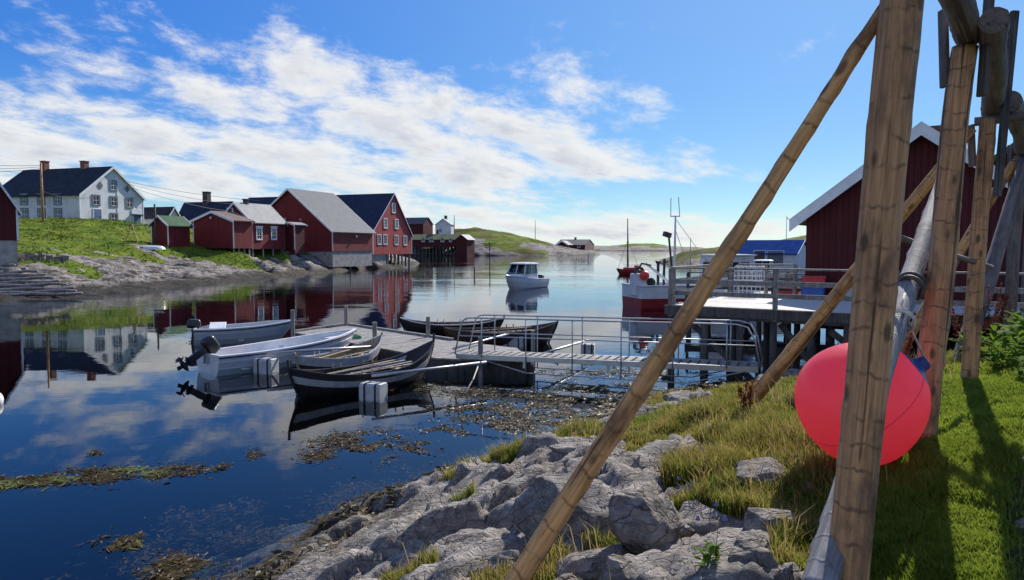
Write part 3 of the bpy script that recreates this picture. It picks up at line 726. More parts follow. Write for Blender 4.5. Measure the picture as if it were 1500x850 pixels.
# ------------------------------------------------------------------ houses
UP = Vector((0, 0, 1))
class House:
    """gable-ended timber building. Local frame: front gable in the plane y=0 facing -y, ridge along +y, base z=0."""
    def __init__(s, name, label, cat, pL, n, W_, L, zeL, za, zeR=None, rx=0.0, wall='red', roof='slate', trim='white_trim', group=None,
                 og=0.28, oe=0.30, th=0.10, barge=0.24, below=1.2, corner=True, gablewall=None):
        n = Vector((n[0], n[1], 0)).normalized()
        s.n = n; s.tx = Vector((-n.y, n.x, 0)); s.ty = -n                 # local x and y in the world
        s.rz = math.atan2(n.x, -n.y)
        s.W, s.L, s.zeL, s.zeR, s.za, s.rx = W_, L, zeL, zeR if zeR is not None else zeL, za, rx
        s.org = pL + s.tx * (W_ / 2)
        s.root = thing(name, label, cat, s.org, s.rz, group)
        h = W_ / 2
        mb = MB(); mb.prism([(-h, -below), (h, -below), (h, s.zeR), (rx, za), (-h, s.zeL)], 0, L)
        s.wall = mb.build('wall', M[wall], s.root)
        mb = MB()
        for sx, ze in ((-1, s.zeL), (1, s.zeR)):
            d = Vector((sx * h - rx, 0, ze - za)); k = oe / abs(d.x)
            ex, ez = sx * h + sx * oe, ze + d.z * k
            c = 0.012
            mb.prism([(rx, za + c), (ex, ez + c), (ex, ez + c + th), (rx, za + c + th)], -og, L + og)
        s.roof = mb.build('roof', M[roof], s.root)
        if barge:
            for y0, y1 in ((-og - 0.045, -og - 0.003), (L + og + 0.003, L + og + 0.045)):
                for sx, ze in ((-1, s.zeL), (1, s.zeR)):
                    d = Vector((sx * h - rx, 0, ze - za)); k = oe / abs(d.x)
                    ex, ez = sx * h + sx * oe, ze + d.z * k
                    mb = MB(); mb.prism([(rx, za + th + 0.04), (ex, ez + th + 0.04), (ex, ez + th - barge), (rx, za + th - barge)], y0, y1)
                    mb.build('bargeboard', M[trim], s.root)
        if corner:
            for sx, ze in ((-1, s.zeL), (1, s.zeR)):
                mb = MB(); mb.box2((sx * h - 0.075, -0.03, 0), (sx * h + 0.075, -0.003, ze - 0.1)); mb.build('corner_board', M[trim], s.root)
    def local(s, face, px, py):
        """where a sight line meets a wall: (along, height)"""
        if face == 'F': p0, d = s.org - s.tx * s.W / 2, s.tx
        elif face == 'R': p0, d = s.org + s.tx * s.W / 2, s.ty
        else: p0, d = s.org - s.tx * s.W / 2, s.ty
        p0 = p0 + UP * 2; k = hit(p0, d, px); p = p0 + d * k
        return k, zat(py, p.y) - s.org.z
    def place(s, face, u, z):
        if face == 'F': return Vector((-s.W / 2 + u, 0, z)), Vector((1, 0, 0)), Vector((0, -1, 0))
        if face == 'R': return Vector((s.W / 2, u, z)), Vector((0, 1, 0)), Vector((1, 0, 0))
        return Vector((-s.W / 2, u, z)), Vector((0, -1, 0)), Vector((-1, 0, 0))
    def window(s, face, px, py, w, h, frame='white_trim', bars=(1, 2), fw=0.09, hood=False, uz=None):
        u, z = uz if uz else s.local(face, px, py)
        c, ax, nn = s.place(face, u, z)
        def B(mb, u0, u1, z0, z1, d0, d1):
            pts = []
            for d in (d0, d1):
                for a, b in ((u0, z0), (u1, z0), (u1, z1), (u0, z1)):
                    pts.append(c + ax * a + UP * b + nn * d)
            mb.add(pts, [(0, 1, 2, 3), (7, 6, 5, 4), (0, 4, 5, 1), (1, 5, 6, 2), (2, 6, 7, 3), (3, 7, 4, 0)])
        mb = MB(); a, b = w / 2, h / 2
        B(mb, -a - fw, -a, -b - fw, b + fw, 0.004, 0.07); B(mb, a, a + fw, -b - fw, b + fw, 0.004, 0.07)
        B(mb, -a, a, b, b + fw, 0.004, 0.07); B(mb, -a, a, -b - fw, -b, 0.004, 0.085)
        if hood: B(mb, -a - fw * 1.6, a + fw * 1.6, b + fw, b + fw * 2.2, 0.004, 0.12)
        f = mb.build('window', M[frame], s.root)
        mb = MB(); t_ = 0.045; s0 = 0.05
        B(mb, -a, -a + s0, -b, b, 0.004, 0.04); B(mb, a - s0, a, -b, b, 0.004, 0.04)
        B(mb, -a + s0, a - s0, b - s0, b, 0.004, 0.04); B(mb, -a + s0, a - s0, -b, -b + s0, 0.004, 0.04)
        for i in range(1, bars[0] + 1):
            k = -a + w * i / (bars[0] + 1); B(mb, k - t_ / 2, k + t_ / 2, -b + s0, b - s0, 0.004, 0.041)
        for i in range(1, bars[1] + 1):
            k = -b + h * i / (bars[1] + 1); B(mb, -a + s0, a - s0, k - t_ / 2, k + t_ / 2, 0.004, 0.037)
        mb.build('sash', M['white_trim'], f)
        mb = MB(); B(mb, -a + s0, a - s0, -b + s0, b - s0, 0.002, 0.012)
        mb.build('pane', M['glass'], f)
        return f
    def door(s, face, px, py, w, h, mat='door_blue', frame='white_trim', uz=None):
        u, z = uz if uz else s.local(face, px, py)
        c, ax, nn = s.place(face, u, z)
        def B(mb, u0, u1, z0, z1, d0, d1):
            pts = [c + ax * a + UP * b + nn * d for d in (d0, d1) for a, b in ((u0, z0), (u1, z0), (u1, z1), (u0, z1))]
            mb.add(pts, [(0, 1, 2, 3), (7, 6, 5, 4), (0, 4, 5, 1), (1, 5, 6, 2), (2, 6, 7, 3), (3, 7, 4, 0)])
        mb = MB(); a, b = w / 2, h / 2
        B(mb, -a, a, -b, b, 0.003, 0.04)
        for zz in (-0.5, 0.08): B(mb, -a * .7, a * .7, b * zz, b * (zz + 0.48), 0.043, 0.055)
        d = mb.build('door', M[mat], s.root)
        mb = MB(); B(mb, -a - .1, -a, -b, b + .1, 0.003, 0.06); B(mb, a, a + .1, -b, b + .1, 0.003, 0.06); B(mb, -a, a, b, b + .1, 0.003, 0.06)
        mb.build('door_frame', M[frame], d)
        mb = MB(); B(mb, a * .7, a * .8, -0.08, 0.04, 0.043, 0.10); mb.build('handle', M['iron'], d)
        return d
    def chimney(s, yl, w, ztop, mat='brick', x=None, cap=True):
        x = s.rx if x is None else x
        mb = MB(); mb.box2((x - w / 2, yl - w / 2, s.za - 0.7), (x + w / 2, yl + w / 2, ztop - 0.14))
        if cap: mb.box2((x - w / 2 - .07, yl - w / 2 - .07, ztop - 0.14), (x + w / 2 + .07, yl + w / 2 + .07, ztop))
        return mb.build('chimney', M[mat], s.roof)
    def ridge_y(s, px):
        p0 = s.org + s.tx * s.rx + UP * s.za
        return hit(p0, s.ty, px)
    def lamp(s, face, px, py):
        u, z = s.local(face, px, py); c, ax, nn = s.place(face, u, z)
        mb = MB(); mb.tube([c + nn * 0.02, c + nn * 0.22 + UP * .05], 0.03, 6)
        mb.tube([c + nn * 0.22 + UP * .08, c + nn * 0.22 + UP * .0, c + nn * .22 - UP * .22], [0.06, 0.13, 0.15], 8)
        return mb.build('wall_lamp', M['float'], s.root)
    def stilts(s, h, ys=4, mat='plank_grey', xs=(-0.46, 0.46), w=0.16):
        for fx in xs:
            for i in range(ys):
                y = 0.25 + (s.L - 0.5) * i / (ys - 1)
                mb = MB(); mb.box2((s.W * fx - w / 2, y - w / 2, -h), (s.W * fx + w / 2, y + w / 2, -0.003)); mb.build('stilt', M[mat], s.root)

def fit(pxL, pxR, pyE, pyA, pyB, n, d, pxFar=None, pyER=None, far='ridge', L=None, rfrac=None, pxA=None):
    """read a gable off the photograph: left/right wall px, eave, apex and base py, at a distance"""
    n = Vector((n[0], n[1], 0)).normalized(); tx = Vector((-n.y, n.x, 0)); ty = -n
    pL = P(pxL, pyB, d); w = hit(pL + UP * 2, tx, pxR); pR = pL + tx * w
    ax = hit(pL + UP * 5, tx, pxA) if pxA else w / 2
    pa = pL + tx * ax
    zeL = zat(pyE, pL.y) - pL.z; za = zat(pyA, pa.y) - pL.z
    zeR = zat(pyER, pR.y) - pL.z if pyER else zeL
    if L is None:
        L = hit(pa + UP * za, ty, pxFar) if far == 'ridge' else hit(pR + UP * 2, ty, pxFar)
    return dict(pL=pL, n=n, W_=w, L=L, zeL=zeL, za=za, zeR=zeR, rx=ax - w / 2)

NR = (0.95, -0.31)        # gables turned to the sun
NLF = (-0.36, -0.93)      # gables turned to the water, long walls to the sun

# big white house on the rise
hs = House('white_house', 'large white wooden house with dark slate roof on the grassy rise', 'house',
           **fit(118, 210, 284, 245, 330, NR, 95, 37), wall='white_boards', roof='slate', barge=0.30)
for px, py in ((167, 272), (141, 293.5), (167, 295.5), (190, 297.5), (167, 320)):
    hs.window('F', px, py, 0.95 if px != 167 or py > 280 else 0.9, 1.15, 'frame_blue', (1, 1), 0.16)
for px in (36, 61, 85):
    hs.window('L', px, 292, 1.1, 1.25, 'frame_blue', (1, 1), 0.14); hs.window('L', px, 314.5, 1.1, 1.45, 'frame_blue', (1, 1), 0.14)
for px, w in ((142.5, 1.15), (200.5, 1.2)):
    hs.door('F', px, 318, w, 2.0)
for px, py in ((148, 272), (187, 277)):
    u, z = hs.local('F', px, py); c, ax, nn = hs.place('F', u, z)
    mb = MB(); mb.add([c + ax * a + UP * b - Vector((0, d, 0)) for d in (0.004, 0.06) for a, b in ((-.42, 0), (0, -.5), (.42, 0), (0, .5))],
                      [(0, 1, 2, 3), (7, 6, 5, 4), (0, 4, 5, 1), (1, 5, 6, 2), (2, 6, 7, 3), (3, 7, 4, 0)])
    mb.build('diamond_vent', M['frame_blue'], hs.root)
for px, zt_ in ((66, 236), (124, 236)):
    yl = hs.ridge_y(px); p = hs.org + hs.ty * yl
    hs.chimney(yl, 0.75, zat(zt_, p.y) - hs.org.z)
u, z = hs.local('F', 172.5, 320); x_ = -hs.W / 2 + u
mb = MB(); mb.box2((x_ - .08, -.05, -0.5), (x_ + .08, -.003, hs.za - 1.2)); mb.build('downpipe', M['white_trim'], hs.root)
u, z = hs.local('F', 200.5, 311); x_ = -hs.W / 2 + u
mb = MB(); mb.box2((x_ - .95, -.09, z - .28), (x_ + .85, -.004, z + .3)); mb.build('sign_board', M['white_trim'], hs.root)
mb = MB(); mb.box2((x_ - 1.1, -.6, z - .42), (x_ + 1.0, -.004, z - .34)); mb.build('door_canopy', M['slate'], hs.root)

h2 = House('outbuilding', 'low white outbuilding with grey roof beside the white house', 'outbuilding',
           **fit(246, 262, 317, 304, 332, NR, 107, 205, L=9.5), wall='white_boards', roof='slate', barge=0.2)

# boathouse at the edge of the slipway
n3 = (0.60, -0.80)
hb = House('boathouse', 'dark red boathouse with white gable board on a stone base by the slipway', 'boathouse',
           **fit(-52, 25, 302, 247, 352, n3, 55, L=7.0), wall='red_dark', roof='slate', barge=0.26, below=0.0)
mb = MB(); mb.box2((-hb.W / 2 + .05, .05, -2.6), (hb.W / 2 - .05, hb.L - .05, -0.004)); mb.build('stone_base', M['concrete'], hb.root)

# hut with the green roof
hg = House('hut', 'small red hut with green felt roof on the shore meadow', 'hut',
           **fit(222.5, 246, 329, 317, 360, NLF, 85, 278, far='wall'), wall='red', roof='green_roof', barge=0.2, oe=0.35)
hg.door('R', 262, 347, 0.85, 1.7, 'red', 'red')

# red sheds on stilts
h5 = House('shed', 'red shed with brown felt roof on low stilts beside the hut', 'shed',
           **fit(284, 342, 324, 310.5, 364, NLF, 90, 369, far='wall'), wall='red', roof='brown_roof', barge=0.26, below=0.0, group='red sheds on stilts')
h5.lamp('F', 311, 318); h5.stilts(1.1, 4)
h6 = House('shed', 'red shed with pale sheet roof and two white sash windows in its side', 'shed',
           **fit(322, 369.5, 325, 297.5, 365, NLF, 93.5, 417, far='wall'), wall='red', roof='pale_roof', barge=0.26, below=0.0, group='red sheds on stilts')
h6.window('R', 379.5, 342.5, 0.85, 1.35, 'white_trim', (1, 2), 0.13, True); h6.window('R', 401, 342.5, 0.85, 1.35, 'white_trim', (1, 2), 0.13, True)
h6.window('F', 338, 309, 0.75, 0.55, 'white_trim', (1, 0), 0.12)
yl = h6.ridge_y(360); p = h6.org + h6.ty * yl; h6.chimney(yl, 0.5, zat(291.5, p.y) - h6.org.z, 'dark_chimney'); h6.stilts(1.3, 4)
h7 = House('shed', 'small red lean-to shed with slanting white edge board beside the warehouse', 'shed',
           **fit(417, 431.5, 327, 326, 366, NLF, 98, 446, pyER=329, far='wall'), wall='red_dark', roof='pale_roof', barge=0.2, below=0.6, oe=0.25, th=0.06)

h8 = House('house', 'red house with navy roof and sooty chimney behind the sheds', 'house',
           **fit(330, 352, 319, 296, 350, NR, 116, 272), wall='red_dark', roof='navy_roof', barge=0.2, below=3)
yl = h8.ridge_y(303); p = h8.org + h8.ty * yl; h8.chimney(yl, 0.9, zat(281, p.y) - h8.org.z, 'dark_chimney')

# warehouses
h9 = House('warehouse', 'broad dark red warehouse with light grey roof on a concrete base', 'warehouse',
           **fit(361, 487, 339, 277, 368, NLF, 108, 546, far='wall', pxA=424), wall='red', roof='grey_roof', barge=0.28, below=0.0, og=0.35, oe=0.35)
h9.lamp('F', 420, 320); h9.lamp('F', 442, 321); h9.lamp('R', 520, 346)
mb = MB(); mb.box2((-h9.W / 2 + .1, .12, -2.2), (h9.W / 2 - .1, h9.L - .1, -0.004)); mb.build('concrete_base', M['concrete'], h9.root)
h10 = House('warehouse', 'tall red warehouse with navy roof and white windows standing on piles', 'warehouse',
            **fit(546.5, 603, 338, 284, 373, (0.93, -0.37), 128, 366, pyER=345, pxA=577), wall='red_light', roof='navy_roof', barge=0.16, below=0.0, og=0.2, oe=0.3)
for px, py in ((577, 305), (565, 327.5), (581, 328.5), (555.7, 351), (564.3, 351), (580.5, 351.8), (593.5, 352.5)):
    h10.window('F', px, py, 1.0, 1.55, 'white_trim', (1, 2), 0.15)
mb = MB(); mb.box2((-h10.W / 2 + 0.2, 0.25, -3.4), (-h10.W / 2 + 4.6, 5.5, -0.004)); mb.build('concrete_pier', M['concrete'], h10.root)
mb = MB(); mb.box2((-h10.W / 2 + .2, 5.52, -3.0), (h10.W / 2 - 1, h10.L - .2, -0.004)); mb.build('stone_base', M['concrete'], h10.root)
for i in range(7):
    for j in range(3):
        x_ = -h10.W / 2 + 5.2 + i * (h10.W - 5.5) / 6; y_ = 0.4 + j * 2.3
        mb = MB(); mb.tube([(x_, y_, -5.5), (x_, y_, -0.004)], 0.17 if (i + j) % 3 else 0.22, 8); mb.build('pile', M['plank_dark'] if i % 2 else M['plank_grey'], h10.root)

# settlement under the hill
f1 = House('house', 'dark red house with navy roof above the far quay', 'house',
           **fit(620, 634, 328, 319, 340.5, NR, 300, 586, L=19), wall='red_dark', roof='navy_roof', barge=0, below=4, corner=False)
f2 = House('white_house', 'small white house with pale roof and black chimney below the green hill', 'house',
           **fit(638, 660.5, 329, 320.5, 343, (-0.25, -0.97), 300, 665, far='wall'), wall='white_boards', roof='pale_roof', barge=0.2, below=3)
f2.window('F', 645, 338, 0.9, 1.1, 'frame_blue', (1, 1), 0.1); f2.door('F', 641, 340, 0.9, 1.9, 'black')
yl = f2.ridge_y(653); p = f2.org + f2.ty * yl; f2.chimney(yl, 1.0, zat(316, p.y) - f2.org.z, 'dark_chimney')
f3 = House('quay_house', 'long dark red quayside building on dark piles across the sound', 'quay building',
           **fit(672, 685, 351, 343.5, 362, NR, 284, 604), wall='red_dark', roof='sod', barge=0, below=0.0, corner=False)
for px, w in ((620, 1.3), (632, 1.6), (648, 1.5), (660, 1.0)): f3.window('L', px, 351, w, 1.7, 'white_trim', (1, 1), 0.12)
f3.window('F', 677, 355, 1.4, 1.5, 'white_trim', (1, 1), 0.12)
for i in range(15):
    for x_ in (-0.46, 0.0, 0.46):
        y_ = 0.4 + i * (f3.L - 0.8) / 14
        mb = MB(); mb.tube([(f3.W * x_, y_, -4), (f3.W * x_, y_, -0.004)], 0.2, 6); mb.build('pile', M['plank_dark'], f3.root)
f4 = House('shed', 'small dark red shed with pale sheet roof at the end of the far quay', 'shed',
           **fit(668, 684, 350.5, 344, 368, NLF, 280, 686, far='wall', L=7), wall='red_dark', roof='pale_roof', barge=0, below=2, corner=False, oe=0.5)
f5 = House('house', 'dark red house with white gable board on the point of the hill', 'house',
           **fit(815, 832, 358.5, 353, 368, NLF, 330, L=6.5), wall='red_dark', roof='navy_roof', barge=0.45, below=2, corner=False)
f6 = House('house', 'dark red house with black roof at the water on the far point', 'house',
           **fit(857, 870, 359, 351.2, 369, (0.97, -0.24), 334, 823, L=13.5), wall='red_dark', roof='slate', barge=0, below=2, corner=False)
f6.chimney(f6.L * 0.5, 0.9, f6.za + 1.1, 'dark_chimney')
f6.window('L', 848, 361, 1.2, 1.3, 'white_trim', (1, 1), 0.12)

# blue-roofed shed on the harbour side
f7 = House('quay_shed', 'long white shed with bright blue sheet roof on the harbour quay', 'shed',
           **fit(1166, 1186, 372, 352.5, 386, (0.84, -0.54), 112, 1088, L=8.6), wall='white_boards', roof='blue_roof', barge=0.2, below=2.2, oe=0.3)
f7.door('L', 1113, 378, 1.6, 2.2, 'black'); f7.door('L', 1136, 378.5, 2.4, 2.2, 'frame_blue')
f8 = House('shed', 'small teal shed behind the blue-roofed quay shed', 'shed',
           **fit(1167, 1190, 366, 357, 380, (0.2, -0.98), 165, L=5), wall='boat_green', roof='slate', barge=0.2, below=3)

# red boathouse by the jetty
u_j = Vector((0.83, -0.55, 0)).normalized(); v_j = Vector((0.55, 0.83, 0)).normalized()
J0 = Vector((4.2, 19.5, 0)); DECK = 1.88
pD = J0 + v_j * 5.55
k = hit(pD + UP * 3, u_j, 1180); pB = pD + u_j * k; pB.z = DECK + 0.02
zeave = zat(314, pB.y) - pB.z
wB = 6.15; pa = pB + u_j * (wB / 2); zap = zat(189, pa.y) - pB.z
hr = House('boathouse', 'dark red boathouse with wide pale gable boards behind the jetty deck', 'boathouse', pB, -v_j, wB, 9.0, zeave, zap,
           wall='red_dark', roof='slate', barge=0.34, og=0.35, oe=0.42, below=1.0, corner=False, th=0.12)
yl = 5.2; p = hr.org + hr.ty * yl
hr.chimney(yl, 0.62, hr.za + 0.75, 'brick')
hd = House('turf_house', 'low dark shed with shaggy turf roof behind the red boathouse', 'shed',
           P(1442, 330, 36), (-0.5, -0.87), 5.6, 6, 2.8, 4.9, wall='red_dark', roof='sod', barge=0.0, below=3, th=0.3, corner=False)
# ------------------------------------------------------------------ round poles
def pole(name, p0, p1, r0, r1, mat, parent=None, root_loc=None, bend=0.0, knots=0.006, n=20, m=60, cap_dome=False):
    p0 = Vector(p0); p1 = Vector(p1); d = p1 - p0; L = d.length
    sd = rng.uniform(0, 100); mb = MB(); rows = []
    ph = rng.uniform(0, 6.28)
    for i in range(m + 1):
        tt = i / m; z = tt * L; r = r0 + (r1 - r0) * tt
        bx = bend * math.sin(math.pi * tt) + 0.25 * r0 * (mnoise.noise((z * .8, sd, 0)))
        by = 0.25 * r0 * mnoise.noise((z * .8, sd, 9)) + bend * .4 * math.sin(2 * math.pi * tt + ph)
        row = []
        for j in range(n):
            a = 2 * math.pi * j / n
            k = r * (1 + 0.045 * mnoise.noise((math.cos(a) * 1.3, math.sin(a) * 1.3, z * 1.2 + sd))) + knots * max(0, mnoise.noise((math.cos(a) * 2.2 + sd, math.sin(a) * 2.2, z * 6.5)) - 0.25) * 3
            row.append((bx + k * math.cos(a), by + k * math.sin(a), z))
        rows.append(row)
    mb.grid(rows, close=True)
    b = len(mb.v) - n
    mb.f.append(tuple(range(n - 1, -1, -1))); mb.m.append(0); mb.f.append(tuple(b + j for j in range(n))); mb.m.append(0)
    o = mb.build(name, mat, parent)
    fl = [True] * (len(o.data.polygons) - 2) + [False, False]
    o.data.polygons.foreach_set('use_smooth', fl)
    loc = p0 - (Vector(root_loc) if root_loc is not None else Vector((0, 0, 0)))
    o.location = loc; o.rotation_mode = 'QUATERNION'
    o.rotation_quaternion = d.to_track_quat('Z', 'Y')
    return o

# ------------------------------------------------------------------ fish drying rack
f0 = Vector((1.82, 3.6, 0)); rack0 = Vector((1.72, 3.55, nz(1.72, 3.55)))
rack = thing('fish_drying_rack', 'tall fish drying rack of peeled logs along the grassy shore path', 'drying rack', rack0)
def rp(name, p0, p1, r0, r1, mat, **kw): return pole(name, p0, p1, r0, r1, M[mat], rack, rack0, **kw)
RZ = 4.97
def lean_base(x, y, drop=0.35): return Vector((x, y, nz(x, y) - drop))
tops = [Vector((1.885, 3.6, RZ + .02)), Vector((3.52, 5.85, RZ - .02)), Vector((5.09, 8.0, RZ - .20)), Vector((8.66, 12.7, RZ - .02)), Vector((12.1, 17.3, RZ))]
bases = [lean_base(1.615, 3.55), lean_base(3.24, 5.80), lean_base(4.97, 8.0), lean_base(8.55, 12.7), lean_base(12.0, 17.3)]
for b, t_, (r0, r1), mt in zip(bases, tops, ((0.097, 0.095), (0.102, 0.093), (0.086, 0.080), (0.10, 0.09), (0.1, 0.09)), ('log', 'log', 'log', 'log_blue', 'log_blue')):
    rp('post', b, t_ - UP * 0.0, r0, r1, mt, m=70)
# ridge logs lie end to end over the posts, sagging between them
up = UP * 0.13
rp('ridge_log', tops[0] - FD * 2.2 + up, tops[1] + FD * 0.12 + up, 0.095, 0.10, 'log_blue', bend=-0.03)
rp('ridge_log', tops[1] - FD * 0.35 + up * 0.8 + FN * .21, tops[2] + FD * 0.35 + up, 0.095, 0.105, 'log_blue', bend=-0.02)
rp('ridge_log', tops[2] - FD * 0.1 + up * 1.1 + FN * .18, tops[3] + FD * 0.2 + up, 0.11, 0.12, 'log_blue', bend=-0.05)
rp('ridge_log', tops[3] + FD * 0.3 + up, tops[4] + FD * 0.3 + up, 0.11, 0.12, 'log_blue', bend=-0.05)
# braces on the water side
rp('brace_pole', P(741, 876, 4.18), P(1345, -66, 3.62), 0.066, 0.030, 'log_gold', m=90)
rp('brace_pole', Vector((2.82, 9.6, nz(2.82, 9.6) - 0.2)), tops[2] + Vector((-.14, .03, -.1)), 0.098, 0.056, 'log_gold', m=80)
rp('brace_pole', Vector((6.85, 13.6, nz(6.85, 13.6) - .1)), tops[3] + Vector((-.1, .03, -.1)), 0.095, 0.07, 'log_gold')
rp('brace_pole', Vector((6.02, 9.95, nz(6.02, 9.95) - .2)), tops[3] + Vector((0.0, -.14, -.05)), 0.125, 0.085, 'log_blue')
# planks nailed to the post heads as cheeks for the ridge
def plank(p0, p1, w, h, mat='plank_grey'):
    mb = MB(); mb.beam(p0 - rack0, p1 - rack0, w * .8, h * .75); return bevel(mb.build('cheek_plank', M[mat], rack), 0.006, 1)
for i, (tp, dz0, dz1) in enumerate(((tops[1], -0.34, 0.42), (tops[2], -0.55, 0.05), (tops[3], -0.6, 0.3))):
    for sg in (-1, 1):
        o_ = FN * (0.125 * sg)
        plank(tp + o_ + UP * (dz0 - .05 * sg), tp + o_ * 1.25 + UP * (dz1 + .1 * sg), 0.045, 0.13, 'log_blue' if sg < 0 else 'plank_dark')
plank(tops[2] + FN * .13 + UP * -0.85 - FD * .3, tops[2] + FN * .22 + UP * 1.02 - FD * .28, 0.10, 0.055, 'plank_dark')
# thin rails across to the second row
for tp, dz, ln in ((tops[2], -0.02, 5.5), (tops[3], -0.10, 5.5), (tops[4], -0.1, 4)):
    rp('cross_rail', tp + UP * dz - FN * 0.12, tp + UP * (dz + .1) + FN * ln, 0.05, 0.042, 'log_blue', m=20, n=10)
rp('side_rail', P(1318, 349, 7.2), P(1452, 392, 8.15), 0.034, 0.026, 'log_blue', m=20, n=10)

# weathered log leaning up along the rack with an iron ring
_a = P(1192, 880, 3.34); lg0 = Vector((_a.x, 3.34, _a.z)); lg1 = P(1388, 250, 7.7)
lgr = pole('leaning_log', lg0, lg1, 0.078, 0.078, M['log_grey'], bend=0.02, knots=0.012, m=90)
tag(lgr, 'silver grey weathered log leaning up behind the front post of the rack', 'log')
Ll = (lg1 - lg0).length
for zz in (0.545, 0.56):
    mb = MB(); r_ = 0.088
    mb.tube([(r_ * math.cos(a), r_ * math.sin(a), Ll * zz + 0.03 * math.sin(a + zz * 60)) for a in [2 * math.pi * i / 24 for i in range(24)]], 0.018, 8, closed=True)
    mb.build('iron_ring', M['iron'], lgr, smooth=True)

# old squared timber stub beside the front post
def ground_beam(name, label, cat, p0, p1, w, h, mat):
    mb = MB(); c = (Vector(p0) + Vector(p1)) / 2; mb.beam(p0, p1, w, h)
    return bevel(tag(mb.build(name, M[mat], None, c), label, cat), 0.012, 2)
pa_, pb_ = P(1196, 872, 3.30), P(1258, 655, 4.3)
ground_beam('timber_baulk', 'split grey timber baulk propped against the front post', 'timber', Vector((pa_.x, 3.30, nz(pa_.x, 3.3) - .02)), Vector((pb_.x, 4.3, pb_.z - .05)), 0.14, 0.16, 'log_grey')

# ------------------------------------------------------------------ big pink buoy hanging from the leaning log
by = 5.42; bc = P(1259, 590, by); rad = 95 * by / F * 0.955
axis_ = Vector((0.66, -0.16, 0.50)).normalized()
rot = axis_.to_track_quat('Z', 'Y').to_matrix()
def buoy_profile(a):      # a: 0 at the neck, pi at the round end
    x = math.cos(a); y = math.sin(a)
    return (y * rad * (1 - 0.07 * x), x * rad * (1.06 if x > 0 else 0.96))
buoy = thing('fishing_buoy', 'huge glowing pink fishing buoy hanging behind the front log post', 'buoy', bc)
rows = []
A0 = 0.17
for i in range(49):
    a = A0 + (math.pi - A0) * i / 48; r_, z_ = buoy_profile(a)
    rows.append([rot @ Vector((max(r_, 1e-4) * math.cos(b), max(r_, 1e-4) * math.sin(b), z_)) for b in [2 * math.pi * j / 72 for j in range(72)]])
mb = MB(); mb.grid(rows, close=True); mb.build('body', M['buoy'], buoy, smooth=True, fix=False)
e1_ = rot @ Vector((1, 0.25, 0)).normalized(); e2_ = rot @ Vector((0, 0, 1)); pts = []
for i in range(60):
    a = .45 + (2 * math.pi - .9) * i / 59; r_, z_ = buoy_profile(a if a < math.pi else 2 * math.pi - a); pts.append(e1_ * (r_ * (1 if a < math.pi else -1)) + e2_ * z_)
mb = MB(); mb.tube(pts, .0045, 6); mb.build('seam', M['buoy'], buoy, smooth=True)
r0_, z0_ = buoy_profile(A0); rows = []
for r_, z_ in ((buoy_profile(0.42)[0] + .003, buoy_profile(0.42)[1] + .002), (buoy_profile(.26)[0] + .003, buoy_profile(.26)[1] + .003), (r0_ + .003, z0_ + .004), (r0_ * .8, z0_ + .03), (r0_ * .72, z0_ + .055), (r0_ * .62, z0_ + .075), (0.001, z0_ + .08)):
    rows.append([rot @ Vector((r_ * math.cos(b), r_ * math.sin(b), z_)) for b in [2 * math.pi * j / 40 for j in range(40)]])
mb = MB(); mb.grid(rows, close=True); nk = mb.build('neck', M['buoy_blue'], buoy, smooth=True)
tip = rot @ Vector((0, 0, z0_ + .07)) + bc
dl = (lg1 - lg0).normalized(); lp = lg0 + dl * (tip - lg0).dot(dl) + Vector((0, 0, 0.10))
mb = MB(); mb.tube([tip, (tip + lp) / 2 + Vector((0, 0, .01)), lp + dl * .05, lp + dl * .2 + UP * .02], 0.008, 6)
cen = lp - UP * .1; q_ = dl.to_track_quat('Z', 'Y').to_matrix()
for kk in range(3): mb.tube([cen + q_ @ Vector((.092 * math.cos(a), .092 * math.sin(a), .018 * kk)) for a in [2 * math.pi * i / 20 for i in range(20)]], 0.008, 6, closed=True)
tag(mb.build('rope', M['rope'], None, tip, smooth=True), 'rope tying the pink buoy to the grey leaning log', 'rope')
# ------------------------------------------------------------------ jetty by the red boathouse
JZ = math.atan2(u_j.y, u_j.x)
jt = thing('jetty', 'grey timber jetty with sun-bleached deck on piles before the red boathouse', 'jetty', (J0.x, J0.y, 0), JZ)
def jl(v):                                    # world -> jetty frame
    d = Vector(v) - Vector((J0.x, J0.y, 0)); return Vector((d.dot(u_j), d.dot(v_j), d.z))
JW, JD = 5.3, 5.35
mb = MB(); y = 0.0; i = 0
while y < JD:
    w_ = 0.145; dz = rng.uniform(-.004, .004)
    mb.box2((-0.06 + rng.uniform(-.03, .03), y, DECK - 0.045 + dz), (JW + 0.1 + rng.uniform(-.04, .04), y + w_ - .012, DECK + dz)); y += w_; i += 1
mb.box2((JW + .1, 1.4, DECK - .06), (9.0, JD - .1, DECK - .015))
mb.build('deck', M['deck_pale'], jt)
for y_ in (0.10, 1.8, 3.5, 5.2):
    mb = MB(); mb.box2((-0.1, y_ - .09, DECK - 0.33), (JW + (.1 if y_ < 1 else 3.4), y_ + .09, DECK - 0.052)); mb.build('beam', M['plank_dark'], jt)
mb = MB(); mb.box2((-0.16, -0.045, DECK - 0.26), (JW + .3, 0.006, DECK - .02)); mb.build('fascia_board', M['plank_dark'], jt)

